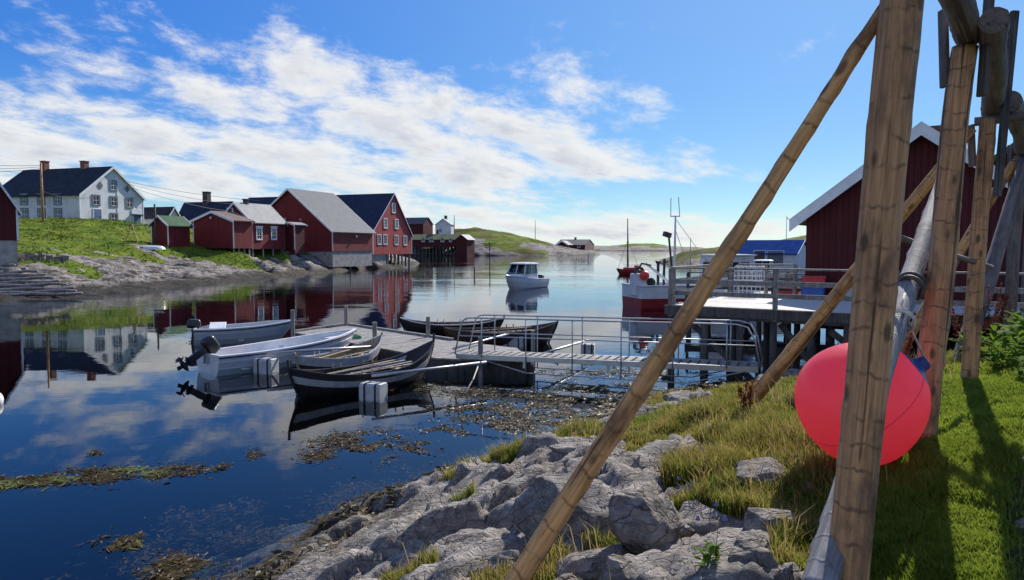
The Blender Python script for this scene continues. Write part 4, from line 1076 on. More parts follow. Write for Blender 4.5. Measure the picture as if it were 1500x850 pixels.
for x_ in (-0.02, 0.9, 1.8, 2.62, 3.5, 4.3, 5.15):
    for y_ in (0.10, 2.65, 5.2):
        wp = Vector((J0.x, J0.y, 0)) + u_j * x_ + v_j * y_
        zb = nz(wp.x, wp.y) - 0.5
        if zb > DECK - .5: continue
        mb = MB(); mb.tube([(x_, y_, zb), (x_ + .01, y_, (zb + DECK) / 2), (x_, y_, DECK - 0.34)], [0.095, .088, .085], 10); mb.build('pile', M['plank_dark'], jt, smooth=True)
for (xa, za, xb, zb) in ((0.35, 1.5, 2.55, -.35), (2.7, 0.3, 1.75, -0.5), (2.75, 1.5, 3.9, 0.1), (3.9, 1.4, 5.1, .5)):
    mb = MB(); mb.beam((xa, 0.24, za), (xb, 0.24, zb), 0.06, 0.15); mb.build('cross_brace', M['plank_dark'], jt)
def rail_run(p, q, nposts, parent, mat='plank_grey', h=0.95, boards=(0.32, 0.62), zb=0.0, pw=0.105, below=0.0, endpost=True):
    p = Vector(p); q = Vector(q); d = (q - p)
    side = d.cross(UP).normalized() * 0.075
    for i in range(nposts):
        if not endpost and i == nposts - 1: break
        c = p + d * (i / (nposts - 1)); mb = MB(); mb.box2((c.x - pw / 2, c.y - pw / 2, c.z - below), (c.x + pw / 2, c.y + pw / 2, c.z + h)); mb.build('railing_post', M[mat], parent)
    mb = MB(); mb.beam(p + UP * (h + .025), q + UP * (h + .025), 0.15, 0.045); mb.build('top_rail', M[mat], parent)
    for b in boards:
        mb = MB(); mb.beam(p + UP * b + side, q + UP * b + side, 0.035, 0.115); mb.build('rail_board', M[mat], parent)
rail_run((-0.02, 0.05, DECK), (JW + .05, 0.05, DECK), 3, jt, below=0.3)
rail_run((JW + .18, 0.05, DECK - .01), (JW + 2.6, 0.05, DECK - .01), 2, jt, below=0.3)
rail_run((-0.05, 0.3, DECK), (-0.05, JD - .05, DECK), 3, jt)
rail_run((0.2, JD - .05, DECK), (1.95, JD - .05, DECK), 3, jt)
# tyre fender on one of the piles
tp = Vector((J0.x, J0.y, 0)) + u_j * 1.95 + v_j * 0.0
def torus(c, R_, r_, nrm, n=24, m_=10):
    q_ = Vector(nrm).to_track_quat('Z', 'Y').to_matrix(); mb = MB()
    mb.tube([Vector(c) + q_ @ Vector((R_ * math.cos(2 * math.pi * i / n), R_ * math.sin(2 * math.pi * i / n), 0)) for i in range(n)], r_, m_, closed=True); return mb
tpos = P(1092, 486, 20.4)
mb = torus(tpos, 0.15, 0.062, (-.5, -.86, 0.1)); tag(mb.build('tyre', M['rubber'], None, tpos, smooth=True), 'black tyre fender hanging on a rope between the jetty piles', 'tyre')
mb = MB(); mb.tube([tpos + UP * .15, tpos + UP * .8, Vector((tpos.x + .02, tpos.y + .05, DECK - .34))], 0.012, 6); tag(mb.build('rope', M['rope'], None, tpos, smooth=True), 'thin rope holding the tyre under the jetty deck', 'rope')

def crate(name, label, c, size, mat, rz=0.0, group=None, stack=1):
    t_ = thing(name, label, 'crate', c, rz, group); x, y, z = size; w = 0.02
    mb = MB(); mb.box2((-x / 2, -y / 2, 0), (x / 2, y / 2, .03))
    for sx in (-1, 1):
        mb.box2((sx * x / 2 - w / 2, -y / 2, .03), (sx * x / 2 + w / 2, y / 2, z)); mb.box2((-x / 2 + w, sx * y / 2 - w / 2, .03), (x / 2 - w, sx * y / 2 + w / 2, z))
    mb.build('box', M[mat], t_)
    mb = MB()
    for sx in (-1, 1):
        mb.box2((sx * (x / 2 + .022) - .01, -y / 2 - .032, z - .05), (sx * (x / 2 + .022) + .01, y / 2 + .032, z)); mb.box2((-x / 2 - .01, sx * (y / 2 + .022) - .01, z - .05), (x / 2 + .01, sx * (y / 2 + .022) + .01, z))
    mb.build('rim', M[mat], t_); return t_
def jw(x, y, z): return Vector((J0.x, J0.y, 0)) + u_j * x + v_j * y + UP * z
crate('fish_crate', 'blue fish crate on the jetty at the boathouse corner', jw(2.55, 5.0, DECK), (.62, .45, .34), 'crate_blue', JZ + .1)
crate('fish_crate', 'red fish crate stacked on the blue one by the boathouse corner', jw(2.55, 5.0, DECK + .345), (.62, .45, .3), 'crate_red', JZ + .2)
crate('fish_crate', 'green fish crate against the red boathouse wall', jw(4.6, 4.95, DECK), (.75, .5, .62), 'crate_green', JZ)
crate('fish_crate', 'pale blue-white fish crate leaning place beside the green crate', jw(3.75, 4.9, DECK), (.6, .42, .45), 'float', JZ - .1)['label'] = 'grey plastic fish crate between the blue and green crates on the jetty'

# ------------------------------------------------------------------ second pier with its clutter, behind
j2 = thing('jetty', 'low dark timber pier with rails farther along the harbour side', 'jetty', P(1003, 440, 33).to_2d().to_3d(), JZ + .05)
mb = MB(); y = 0
while y < 3.6: mb.box2((0, y, 1.25), (7.5, y + .17, 1.3)); y += .185
mb.build('deck', M['deck_pale'], j2)
for y_ in (.15, 3.4):
    mb = MB(); mb.box2((0, y_ - .1, .98), (7.5, y_ + .1, 1.245)); mb.build('beam', M['plank_dark'], j2)
    for i in range(5):
        mb = MB(); mb.tube([(.15 + 1.8 * i, y_, -3), (.15 + 1.8 * i, y_, .97)], .12, 8); mb.build('pile', M['plank_dark'], j2, smooth=True)
rail_run((.1, .12, 1.3), (7.4, .12, 1.3), 5, j2, 'plank_dark'); rail_run((.1, 3.45, 1.3), (7.4, 3.45, 1.3), 5, j2, 'plank_dark')
def j2w(x, y, z): return j2.matrix_basis @ Vector((x, y, z))
bpy.context.view_layer.update()
for (x, y, z, mt, lb) in ((1.0, 1.5, 1.303, 'crate_white', 'white fish crate at the outer end of the far pier'), (1.0, 1.5, 1.70, 'crate_white', 'white fish crate on top of another at the end of the far pier'),
                          (2.2, 1.2, 1.303, 'crate_blue', 'blue fish crate beside white crates on the far pier'), (4.2, 1.3, 1.303, 'crate_red', 'red fish crate on the far pier deck'),
                          (5.6, 1.6, 1.303, 'float', 'grey fish crate at the inner end of the far pier')):
    crate('fish_crate', lb, j2.matrix_world @ Vector((x, y, z)), (.9, .62, .39), mt, JZ, 'fish crates on the far pier')
def lobster_pot(c, label, rz):
    t_ = thing('lobster_pot', label, 'lobster pot', c, rz, 'wire lobster pots on the jetty'); mb = MB()
    for i in range(7):
        x = -.4 + .8 * i / 6
        for a, b in (((x, -.25, .02), (x, -.25, .45)), ((x, .25, .02), (x, .25, .45)), ((x, -.25, .45), (x, .25, .45)), ((x, -.25, .02), (x, .25, .02))): mb.tube([a, b], .012, 4)
    for z in (.02, .16, .31, .45):
        for y in (-.25, .25): mb.tube([(-.4, y, z), (.4, y, z)], .012, 4)
    mb.build('wire_cage', M['crate_white'], t_); return t_
lobster_pot(jw(0.75, 4.6, DECK), 'white wire lobster pot standing at the outer back corner of the deck', JZ)
lobster_pot(jw(0.75, 4.6, DECK + .47), 'white wire lobster pot stacked on another at the deck corner', JZ + .1)

# ------------------------------------------------------------------ floating dock with mooring booms
DZ = 0.38
dk = [W(430, 487, DZ), W(508, 476, DZ)]
A_, B_ = dk[0], dk[1]; E_, D_ = W(641, 525, DZ), W(781, 529, DZ)
ud = (E_ - A_).normalized(); C_ = Vector((0.15, 22.0, DZ)); Cm = B_ + ud * 6.6
poly = [(A_.x, A_.y), (E_.x, E_.y), (D_.x, D_.y), (C_.x, C_.y), (Cm.x, Cm.y), (B_.x, B_.y)]
dorg = Vector(((A_.x + D_.x) / 2, (A_.y + D_.y) / 2, 0))
dock = thing('floating_dock', 'weathered grey floating dock with moored rowing boats along both sides', 'dock', dorg)
pl = [(x - dorg.x, y - dorg.y) for x, y in poly]
mb = MB(); mb.prismz(pl, -0.25, DZ - .06); mb.build('float_hull', M['plank_dark'], dock)
# deck boards cut to the outline
def clip_poly(P_, a, b):
    """part of a polygon between two lines v=a and v=b of the dock's cross axis"""
    def half(pts, f):
        out_ = []
        for i in range(len(pts)):
            p, q = pts[i - 1], pts[i]; fp, fq = f(p), f(q)
            if fp >= 0: out_.append(p) if not out_ or out_[-1] != p else None
            if (fp >= 0) != (fq >= 0):
                k = fp / (fp - fq); out_.append((p[0] + (q[0] - p[0]) * k, p[1] + (q[1] - p[1]) * k))
        return out_
    c = lambda p: p[0] * ud.x + p[1] * ud.y
    r_ = half(P_, lambda p: c(p) - a)
    return half(r_, lambda p: b - c(p)) if len(r_) > 2 else []
cs = [p[0] * ud.x + p[1] * ud.y for p in pl]; a = min(cs); mb = MB()
while a < max(cs):
    q_ = clip_poly(pl, a + .006, a + .148)
    if len(q_) > 2: dz = rng.uniform(-.004, .004); mb.prismz(q_, DZ - .05 + dz, DZ + dz)
    a += .155
mb.build('deck', M['plank_grey'], dock)
def edge_beam(p, q):
    mb = MB(); mb.beam(Vector((p.x, p.y, DZ + .04)) - dorg, Vector((q.x, q.y, DZ + .04)) - dorg, .10, .075); mb.build('edge_beam', M['plank_grey'], dock)
edge_beam(A_ * .98 + B_ * .02, B_ * .98 + A_ * .02); edge_beam(B_ * .98 + Cm * .02, Cm)
for px, py, top, d in ((429, 492, 454, None), (507, 477, 448, None), (627, 494, 464, None), (549, 510, 472, None), (704, 530, 494, None), (781, 512, 484, None)):
    p = W(px, py, DZ); zt = zat(top, p.y); c = p - dorg
    mb = MB(); mb.tube([(c.x, c.y, -2.2), (c.x, c.y, zt)], .068, 10); mb.build('mooring_post', M['plank_grey'], dock)
def boom(label, p0, p1, fl, size, rz):
    t_ = thing('mooring_boom', label, 'mooring boom', p0, 0, 'mooring booms along the dock'); d = p1 - p0
    mb = MB(); mb.tube([(0, 0, 0), d * .5, d], [.038, .036, .034], 8); mb.build('boom_pipe', M['galv'], t_, smooth=True)
    x, y, z = size; c = fl - p0; q_ = Matrix.Rotation(rz, 3, 'Z')
    mb = MB(); ring = [(a, b) for a, b in ((-.5, -.38), (-.38, -.5), (.38, -.5), (.5, -.38), (.5, .38), (.38, .5), (-.38, .5), (-.5, .38))]
    vs_ = []
    for sx in (-.5, -.47, .47, .5):
        k = .93 if abs(sx) == .5 else 1
        vs_.append([c + q_ @ Vector((sx * x, a * y * k, b * z * k + z * .32)) for a, b in ring])
    mb.grid(vs_, close=True); n_ = len(mb.v); mb.f += [tuple(range(8)), tuple(range(n_ - 8, n_))]; mb.m += [0, 0]
    f_ = mb.build('float', M['float'], t_); bevel(f_, .012, 2)
    for sx in (-.26, .26):
        mb = MB(); rr = [c + q_ @ Vector((sx * x, a * y * 1.04, b * z * 1.04 + z * .32)) for a, b in ring]; rr2 = [v + q_ @ Vector((.05, 0, 0)) for v in rr]
        mb.grid([rr, rr2], close=True); mb.build('strap', M['strap'], f_)
    return t_
fA = W(547, 584); boom('long mooring boom in front of the dark double-ended boat with strapped grey float', W(712, 531, .5), fA + Vector((-.05, .1, .50)), fA, (.52, .40, .44), R(-20))
fB = W(390, 545); boom('mooring boom between the white motor boat and the small wooden boat, grey float', W(545, 508, .5), fB + Vector((0, .05, .52)), fB, (.55, .40, .46), R(-15))
fC = W(752, 507); boom('mooring boom beside the brown boat with float behind the gangway rail', W(664, 511, .5), fC + Vector((0, .05, .46)), fC, (.7, .4, .42), R(-10))
fD = W(861, 519); boom('outermost mooring boom beyond the gangway with small dark float', W(795, 518, .5), fD + Vector((0, .05, .44)), fD, (.42, .36, .40), R(-10))
fE = W(432, 490); 
mb = MB(); c = W(704, 530, DZ)
for k in range(5):
    mb.tube([c + Vector((.085 * math.cos(a + k), .085 * math.sin(a + k), .03 + k * .03 + .03 * math.sin(2 * a + k))) for a in [2 * math.pi * i / 16 for i in range(16)]], .016, 6, closed=True)
for k in range(6):
    a = k * 1.1; mb.tube([c + Vector((.09 * math.cos(a), .09 * math.sin(a), .1)), c + Vector((.14 * math.cos(a), .14 * math.sin(a), -.02)), c + Vector((.12 * math.cos(a + .3), .12 * math.sin(a + .3), -.18))], .014, 5)
tag(mb.build('rope', M['rope_teal'], None, c, smooth=True), 'tangled teal rope wound round the dock corner post', 'rope')
c2 = W(681, 577, .01); mb = MB(); mb.tube([c + Vector((0, -.08, .06)), (c + c2) / 2 - UP * .06, c2], .017, 6)
tag(mb.build('rope', M['rope'], None, c2, smooth=True), 'pale mooring rope running from the corner post into the water', 'rope')

# ------------------------------------------------------------------ aluminium gangway
g0, g1 = W(678, 516, .56), Vector((5.75, 17.05, 0.66))
gd = (g1 - g0); GL = gd.to_2d().length; grz = math.atan2(gd.y, gd.x)
gw = thing('gangway', 'narrow aluminium gangway with pipe railings between dock and rocks', 'gangway', g0, grz)
slope = gd.z / GL
def gp(x, y, z): return Vector((x, y, z + x * slope))
mb = MB(); x = 0.0
while x < GL - .1:
    a, b = gp(x, -.36, 0), gp(x + .155, .36, 0)
    mb.box2((a.x, -.36, a.z - .02), (b.x, .36, a.z + .018)); x += .225
mb.build('deck', M['plank_grey'], gw)
for y_ in (-.40, .40):
    mb = MB(); mb.beam(gp(0, y_, -.05), gp(GL, y_, -.05), .06, .13); mb.build('stringer', M['alu'], gw)
for x_, y_ in ((1.9, -.3), (1.9, .3), (4.1, -.3), (4.1, .3)):
    mb = MB(); mb.beam(gp(x_, y_, -.12), gp(x_, y_, -.30), .07, .07); mb.build('bracket', M['alu'], gw)
for y_, o_ in ((-.44, 0.0), (.44, 0.0)):
    mb = MB()
    hh = .98; mb.tube([gp(-.02 + o_, y_, 0), gp(.10 + o_, y_, .55), gp(.19 + o_, y_, hh - .10), gp(.30 + o_, y_, hh - .02), gp(.45 + o_, y_, hh), gp(GL * .5, y_, hh), gp(GL - .5, y_, hh), gp(GL - .25, y_, hh - .06), gp(GL - .08, y_, hh - .35), gp(GL + .05, y_, -.02)], .021, 8)
    rl = mb.build('railing', M['galv'], gw, smooth=True)
    mb = MB(); mb.tube([gp(.12 + o_, y_, .50), gp(GL - .06, y_, .50)], .016, 8); mb.build('mid_rail', M['galv'], rl, smooth=True)
    mb = MB(); mb.tube([gp(.8, y_, -.12), gp(2.0, y_, -.40), gp(GL - 1.6, y_, -.44), gp(GL - .3, y_, -.1)], .015, 8); mb.build('truss_rod', M['galv'], rl, smooth=True)
    for i in range(6):
        x_ = .75 + (GL - 1.2) * i / 5.2
        mb = MB(); mb.tube([gp(x_, y_, -.42 if 0 < i < 5 else -.05), gp(x_, y_, hh)], .017, 8); mb.build('railing_post', M['galv'], rl, smooth=True)

# stakes standing in the sound
for px, top, base, r_, lb in ((717.5, 355, 391, .09, 'tall dark mooring stake in the water before the green hill'), (695, 391.5, 405, .07, 'short dark stake in the water left of the motor boat'),
                             (513, 392, 403, .06, 'slender dark stake in the water below the grey-roofed warehouse')):
    p = W(px, base); zt = zat(top, p.y)
    mb = MB(); mb.tube([(p.x, p.y, -3), (p.x, p.y, zt)], r_, 8); tag(mb.build('stake', M['pole_dark'], None, (p.x, p.y, 0)), lb, 'stake')
# ------------------------------------------------------------------ boats
def hull_rings(L, B, sheer, keel, half, rake_b, rake_s, ns, strakes, flare=0.75, lap=0.012, inset=0.0, floor=None, t0=0.0, pw=1.15):
    """stations from stern (t=0) to bow (t=1); each ring runs port gunwale -> keel -> starboard gunwale"""
    rows = []
    for i in range(ns + 1):
        t_ = t0 + (1 - t0) * i / ns; b = max(half(t_) * B / 2 - inset, 0.004); zs, zk = sheer(t_), keel(t_)
        if inset: zk += inset * 1.2
        bf = max(0, (t_ - .62) / .38) ** 1.8; sf = max(0, (.38 - t_) / .38) ** 1.8
        ring = []
        for k in range(strakes + 1):
            for e in ((0, 1) if 0 < k < strakes else ((1,) if k == 0 else (0,))):
                a = k / strakes
                hh = 1 - math.sin(a * math.pi / 2) ** pw; yy = math.cos(a * math.pi / 2) ** flare
                z = zk + (zs - zk) * hh; y = b * yy + (lap * e * min(1, b * 6) if not inset else 0)
                if floor is not None and z < floor: z = floor
                x = -L / 2 + L * t_ - rake_b * bf * (1 - hh) ** 1.25 + rake_s * sf * (1 - hh) ** 1.25
                if inset: x += (-inset * bf + inset * sf)
                ring.append((x, y, z))
        rows.append(ring + [(x, -y, z) for x, y, z in ring[::-1]])
    return rows
def sheer_pts(L, B, sheer, half, ns, off=0.0, dz=0.0, t0=0.0, t1=1.0):
    out_ = {}
    for s_ in (1, -1):
        out_[s_] = [Vector((-L / 2 + L * t_, s_ * max(half(t_) * B / 2 + off, .004), sheer(t_) + dz)) for t_ in [t0 + (t1 - t0) * i / ns for i in range(ns + 1)]]
    return out_
def double_half(p=.72): return lambda t_: max(0.0, math.sin(math.pi * min(max(t_, 0), 1))) ** p
def transom_half(w0=.82): return lambda t_: (w0 + (1 - w0) * math.sin(min(t_ / .4, 1) * math.pi / 2)) * (1 if t_ < .45 else max(0.0, 1 - ((t_ - .45) / .55) ** 2.4))
def place(o, p0, p1):
    d = p1 - p0; o.location = ((p0.x + p1.x) / 2, (p0.y + p1.y) / 2, 0); o.rotation_euler = (0, 0, math.atan2(d.y, d.x))
def strake_faces(mb, rows, sel):                 # assign strake colours by index from the gunwale
    n = len(rows[0]); half_ = n // 2
    for i in range(len(rows) - 1):
        for j in range(n - 1):
            k = j if j < half_ else n - 2 - j
            mb.m[i * (n - 1) + j] = sel(k)

def rowboat(label, p0, p1, B, F0, Fb, Fs, mats, stripe=None, nst=5, double=True, stemh=.16, lining='boat_in_blue', thw=(.3, .52, .74), group=None, name='rowing_boat', oars=0, gun='boat_wood', power=2.6, panel=None):
    L = (p1 - p0).length; t_ = thing(name, label, 'boat', (0, 0, 0), 0, group); place(t_, p0, p1)
    hf = double_half() if double else transom_half()
    sheer = lambda u: F0 + (Fb - F0) * max(0, (u - .5) * 2) ** power + (Fs - F0) * max(0, (.5 - u) * 2) ** power
    keel = lambda u: -.16 + .10 * abs(2 * u - 1) ** 3
    rk = .34 if double else 0.0
    rows = hull_rings(L, B, sheer, keel, hf, .42, rk, 40, nst)
    mb = MB(); mb.grid(rows); strake_faces(mb, rows, (lambda k: 1 if (stripe is not None and 2 * stripe <= k + 1 < 2 * stripe + 2) else 0))
    if not double:
        n_ = len(mb.v); mb.add(rows[0], [tuple(range(len(rows[0])))])
    h_ = mb.build('hull', [M[mats[0]], M[mats[1]]], t_, smooth=False)
    rows = hull_rings(L - .06, B, sheer, keel, hf, .42, rk, 40, nst, inset=.035, floor=.05)
    mb = MB(); mb.grid(rows)
    if not double: mb.add(rows[0], [tuple(range(len(rows[0])))])
    mb.build('lining', M[lining], t_)
    for s_, pts in sheer_pts(L, B, sheer, hf, 36, -.012, .012).items():
        mb = MB()
        rr = []
        for p in pts: rr.append([p + Vector((0, s_ * dy, dz)) for dy, dz in ((-.035, -.012), (.022, -.012), (.022, .022), (-.035, .022))])
        mb.grid(rr, close=True); mb.f += [(0, 1, 2, 3), tuple(range(len(mb.v) - 4, len(mb.v)))]; mb.m += [0, 0]
        mb.build('gunwale', M[gun], t_)
    for sx, zf, on in ((1, Fb, True), (-1, Fs, double)):
        if not on: continue
        mb = MB(); k = .42 if sx > 0 else rk; pts = []
        for i in range(9):
            a = i / 8; hh = a; pts.append(Vector((sx * (L / 2 + .01 - k * (1 - hh) ** 1.25), 0, -.14 + (zf + .14) * a)))
        pts.append(Vector((sx * (L / 2 + .025), 0, zf + stemh)))
        mb.tube(pts, [.034] * 9 + [.03], 6); mb.build('stem', M[mats[2]], t_)
    for u in thw:
        b = hf(u) * B / 2 - .04; x = -L / 2 + L * u; z = sheer(u) - .14
        mb = MB(); mb.box2((x - .11, -b * .93, z - .012), (x + .11, b * .93, z + .016)); mb.build('thwart', M['boat_wood'], t_)
    for u in [.12 + .76 * i / 8 for i in range(9)]:
        b = hf(u) * B / 2 - .045; x = -L / 2 + L * u; pts = []
        for k in range(9):
            a = -math.pi / 2 + math.pi * k / 8; pts.append((x, b * .97 * math.sin(a), max(.07, .08 + (sheer(u) - .10) * (1 - math.cos(a) ** .9))))
        mb = MB(); mb.tube(pts, .017, 5); mb.build('rib', M[mats[2] if lining == 'boat_black' else 'boat_wood'], t_)
    for k, u in enumerate((.36, .42, .58, .64)):
        for s_ in (1, -1):
            x = -L / 2 + L * u; y = s_ * (hf(u) * B / 2 - .015)
            mb = MB(); mb.tube([(x, y, sheer(u) + .02), (x + .01, y, sheer(u) + .13)], .018, 6); mb.build('thole_pin', M[gun if gun != 'boat_black' else 'boat_wood'], t_)
    for k in range(oars):
        s_ = 1 if k % 2 else -1
        a = Vector((-L * .33, s_ * B * .16, sheer(.3) - .06)); b = Vector((L * .30, s_ * B * (.30 if k < 2 else .1), sheer(.7) + .03)); d = b - a
        mb = MB(); mb.tube([a, a + d * .68], .022, 7); mb.beam(a + d * .68, b, .085, .022)
        tag(mb.build('oar', M['boat_wood' if k < 2 else 'plank_grey'], t_), None)
    if panel:
        u0, u1, mt, s_ = panel; rr = []
        for i in range(15):
            u = u0 + (u1 - u0) * i / 14; y = s_ * (hf(u) * B / 2 - .052); x = -L / 2 + L * u
            rr.append([Vector((x, y * .985, sheer(u) - .03)), Vector((x, y * .93, sheer(u) - .20))])
        mb = MB(); mb.grid(rr); mb.build('inner_strake', M[mt], t_)
    return t_, L, hf, sheer

def outboard(parent, x, z, tilt, sc_=1.0, yaw=0.0):
    """cowl, leg and propeller, hinged at the transom"""
    rot = Matrix.Rotation(yaw, 3, 'Z') @ Matrix.Rotation(tilt, 3, 'Y'); o_ = Vector((x, 0, z))
    def tr(v): return o_ + rot @ (Vector(v) * sc_)
    mb = MB(); rr = []
    for zz, kx, ky in ((.09, .75, .8), (.12, .98, .98), (.24, 1.0, 1.0), (.35, .96, .92), (.40, .86, .82), (.42, .66, .62)):
        rr.append([tr((-.20 + kx * .24 * (abs(math.cos(a)) ** .45) * (1 if math.cos(a) > 0 else -1), ky * .145 * (abs(math.sin(a)) ** .45) * (1 if math.sin(a) > 0 else -1), zz)) for a in [2 * math.pi * i / 20 for i in range(20)]])
    mb.grid(rr, close=True); mb.f += [tuple(range(20)), tuple(range(100, 120))]; mb.m += [0, 0]
    m_ = mb.build('outboard_motor', M['black'], parent, smooth=True)
    mb = MB(); mb.beam(tr((-.20, 0, .10)), tr((-.22, 0, -.48)), .09 * sc_, .17 * sc_); mb.beam(tr((-.35, 0, -.42)), tr((-.08, 0, -.42)), .16 * sc_, .02 * sc_)
    mb.tube([tr((-.42, 0, -.58)), tr((-.3, 0, -.58)), tr((-.12, 0, -.58)), tr((-.02, 0, -.57))], [.02 * sc_, .055 * sc_, .055 * sc_, .01], 10)
    mb.beam(tr((-.2, 0, -.46)), tr((-.2, 0, -.60)), .03 * sc_, .12 * sc_); mb.beam(tr((-.22, 0, -.62)), tr((-.25, 0, -.76)), .02 * sc_, .10 * sc_)
    mb.build('leg', M['black'], m_)
    mb = MB()
    for k in range(3):
        a = k * 2.094; c = tr((-.40, .07 * math.cos(a), -.58 + .07 * math.sin(a)))
        mb.box(c, (.02 * sc_, .10 * sc_, .13 * sc_), rot @ Matrix.Rotation(a, 3, 'X') @ Matrix.Rotation(.5, 3, 'Z'))
    mb.build('propeller', M['black'], m_)
    mb = MB(); mb.beam(tr((-.02, 0, .16)), tr((.34, 0, .24)), .035 * sc_, .035 * sc_); mb.build('tiller', M['black'], m_)
    mb = MB()
    for s_ in (-1, 1): mb.box(o_ + Vector((-.03, s_ * .09, -.05)), (.07, .03, .26))
    mb.build('clamp', M['alu'], m_); return m_

def skiff(label, p0, p1, B, F0, Fb, mats, group=None):
    L = (p1 - p0).length; t_ = thing('motor_skiff', label, 'boat', (0, 0, 0), 0, group); place(t_, p0, p1)
    hf = transom_half(.80); sheer = lambda u: F0 + (Fb - F0) * u ** 2.2; keel = lambda u: -.18 + .14 * u ** 4
    rows = hull_rings(L, B, sheer, keel, hf, .55, 0, 40, 5, flare=.55, lap=.016, pw=1.3)
    mb = MB(); mb.grid(rows); mb.add(rows[0], [tuple(range(len(rows[0])))]); mb.build('hull', M[mats[0]], t_)
    rows2 = hull_rings(L - .05, B, sheer, keel, hf, .5, 0, 40, 5, flare=.45, inset=.075, floor=.06)
    mb = MB(); mb.grid(rows2); mb.add(rows2[0], [tuple(range(len(rows2[0])))]); mb.build('lining', M[mats[1]], t_)
    pts = sheer_pts(L, B, sheer, hf, 36, -.02, .01)
    full = pts[1] + pts[-1][::-1]
    def band(name, prof, mt):
        mb = MB(); rr = []
        n_ = len(full)
        for i, p in enumerate(full):
            tg = (full[min(i + 1, n_ - 1)] - full[max(i - 1, 0)]).normalized(); nn = Vector((tg.y, -tg.x, 0)); 
            if nn.dot(Vector((p.x * .2, p.y, 0))) < 0: nn = -nn
            rr.append([p + nn * a + UP * b for a, b in prof])
        mb.grid(rr, close=True); mb.build(name, M[mt], t_)
        return full
    band('gunwale', ((-.055, -.02), (-.055, .022), (-.02, .034), (.03, .02), (.034, -.02)), mats[2])
    band('rub_rail', ((.03, -.025), (.042, -.03), (.042, -.062), (.02, -.066)), 'black')
    b = hf(0) * B / 2 - .02
    mb = MB(); mb.box2((-L / 2 - .02, -b, F0 - .03), (-L / 2 + .07, b, F0 + .045)); mb.build('transom_cap', M[mats[2]], t_)
    for u, w in ((.16, .34), (.46, .26)):
        bb = hf(u) * B / 2 - .08; x = -L / 2 + L * u
        mb = MB(); mb.box2((x - w / 2, -bb, F0 - .22), (x + w / 2, bb, F0 - .185)); mb.box2((x - w / 2 + .03, -bb * .98, .07), (x + w / 2 - .03, bb * .98, F0 - .223)); bevel(mb.build('thwart', M[mats[1]], t_), .01)
    u = .86; rr = []
    mb = MB()
    for i in range(9):
        uu = .80 + .17 * i / 8; bb = max(hf(uu) * B / 2 - .085, .01); x = -L / 2 + L * uu; rr.append([Vector((x, bb * k / 3, sheer(uu) - .10 + .015 * (1 - (k / 3) ** 2))) for k in range(-3, 4)])
    mb.grid(rr); mb.build('foredeck', M[mats[1]], t_)
    return t_, L, hf, sheer

# white open boat with tilted outboard
p0, p1 = W(304, 547), W(508, 520)
d = (p1 - p0).normalized(); p1 = p1 + d * .35
t1, L, hf, sh = skiff('white open motor boat with black outboard tilted out of the water', p0, p1, 1.62, .50, .78, ('white_gel', 'white_gel', 'white_gel'))
outboard(t1, -L / 2 - .0, .44, R(56), 1.05)
mb = MB()
for k in range(3):
    x = L * .03 + .05 * k; y = hf(.5) * .79
    mb.tube([(x, y - .05, .52), (x, y + .02, .57), (x + .02, y - .08, .40), (x + .03, y - .10, .18)], .022, 6)
mb.build('tied_rope', M['boat_lilac'], t1, smooth=True)
mb = MB(); mb.box((-L * .30, .25, .22), (.42, .28, .24)); ft = bevel(mb.build('fuel_tank', M['crate_red'], t1), .05, 3); mb = MB(); mb.tube([(-L * .30, .25, .34), (-L * .30, .25, .39)], .045, 10); mb.build('cap', M['black'], ft)
mb = MB(); mb.tube([(L * .40, .0, .66), (L * .52, -.05, .62), (L * .66, -.1, .44)], .012, 5); mb.build('mooring_line', M['rope'], t1, smooth=True)
# grey skiff moored outside it
p0, p1 = W(287, 502), W(432, 497)
t2, L, hf, sh = skiff('pale grey skiff with upright black outboard behind the white motor boat', p0, p1, 1.5, .50, .70, ('grey_gel', 'grey_gel', 'grey_gel'))
outboard(t2, -L / 2 + .12, .42, R(4), .95)
mb = MB(); mb.box((-L / 2 + .75, -.15, .60), (.55, .5, .05), Matrix.Rotation(.35, 3, 'X')); bevel(mb.build('seat_pad', M['crate_white'], t2), .01)

# small wooden boat, pale inside
p0, p1 = Vector((-5.55, 18.8, 0)), Vector((-3.86, 21.75, 0))
rowboat('small clinker rowing boat with pale wooden inside and white rim', p0, p1, 1.22, .40, .78, .60, ('boat_brown', 'boat_white', 'boat_wood'), stripe=0, nst=4, lining='boat_wood', oars=2, gun='boat_white', stemh=.10, power=2.2)
# long black double-ender with a white strake
p0, p1 = W(424, 586), W(635, 551)
t4, L4, hf4, sh4 = rowboat('black double-ended rowing boat with white strake and high stems', p0, p1, 1.36, .42, .92, .70, ('boat_black', 'boat_white', 'boat_black'), stripe=1, nst=6, lining='boat_black', oars=4, gun='boat_black', stemh=.20, thw=(.28, .5, .72), panel=(.62, .95, 'boat_lilac', 1))
mb = MB(); rr = []
for i in range(12):
    u = .06 + .22 * i / 11; rr.append([(-L4 / 2 + L4 * u, s_ * (hf4(u) * .66 - .05), sh4(u) - .10) for s_ in (-1, -.5, 0, .5, 1)])
mb.grid(rr); mb.build('stern_board', M['boat_in_blue'], t4)
mb = MB(); rr = []
for i in range(10):
    u = .70 + .13 * i / 9; y = -(hf4(u) * 1.36 / 2 + .006)
    zz = -.06 + (sh4(u) + .06)
    rr.append([(-L4 / 2 + L4 * u - .02, y * .985 - .012, sh4(u) - .11), (-L4 / 2 + L4 * u - .03, y * .955 - .012, sh4(u) - .21)])
mb.grid(rr); mb.build('name_plate', M['float'], t4)
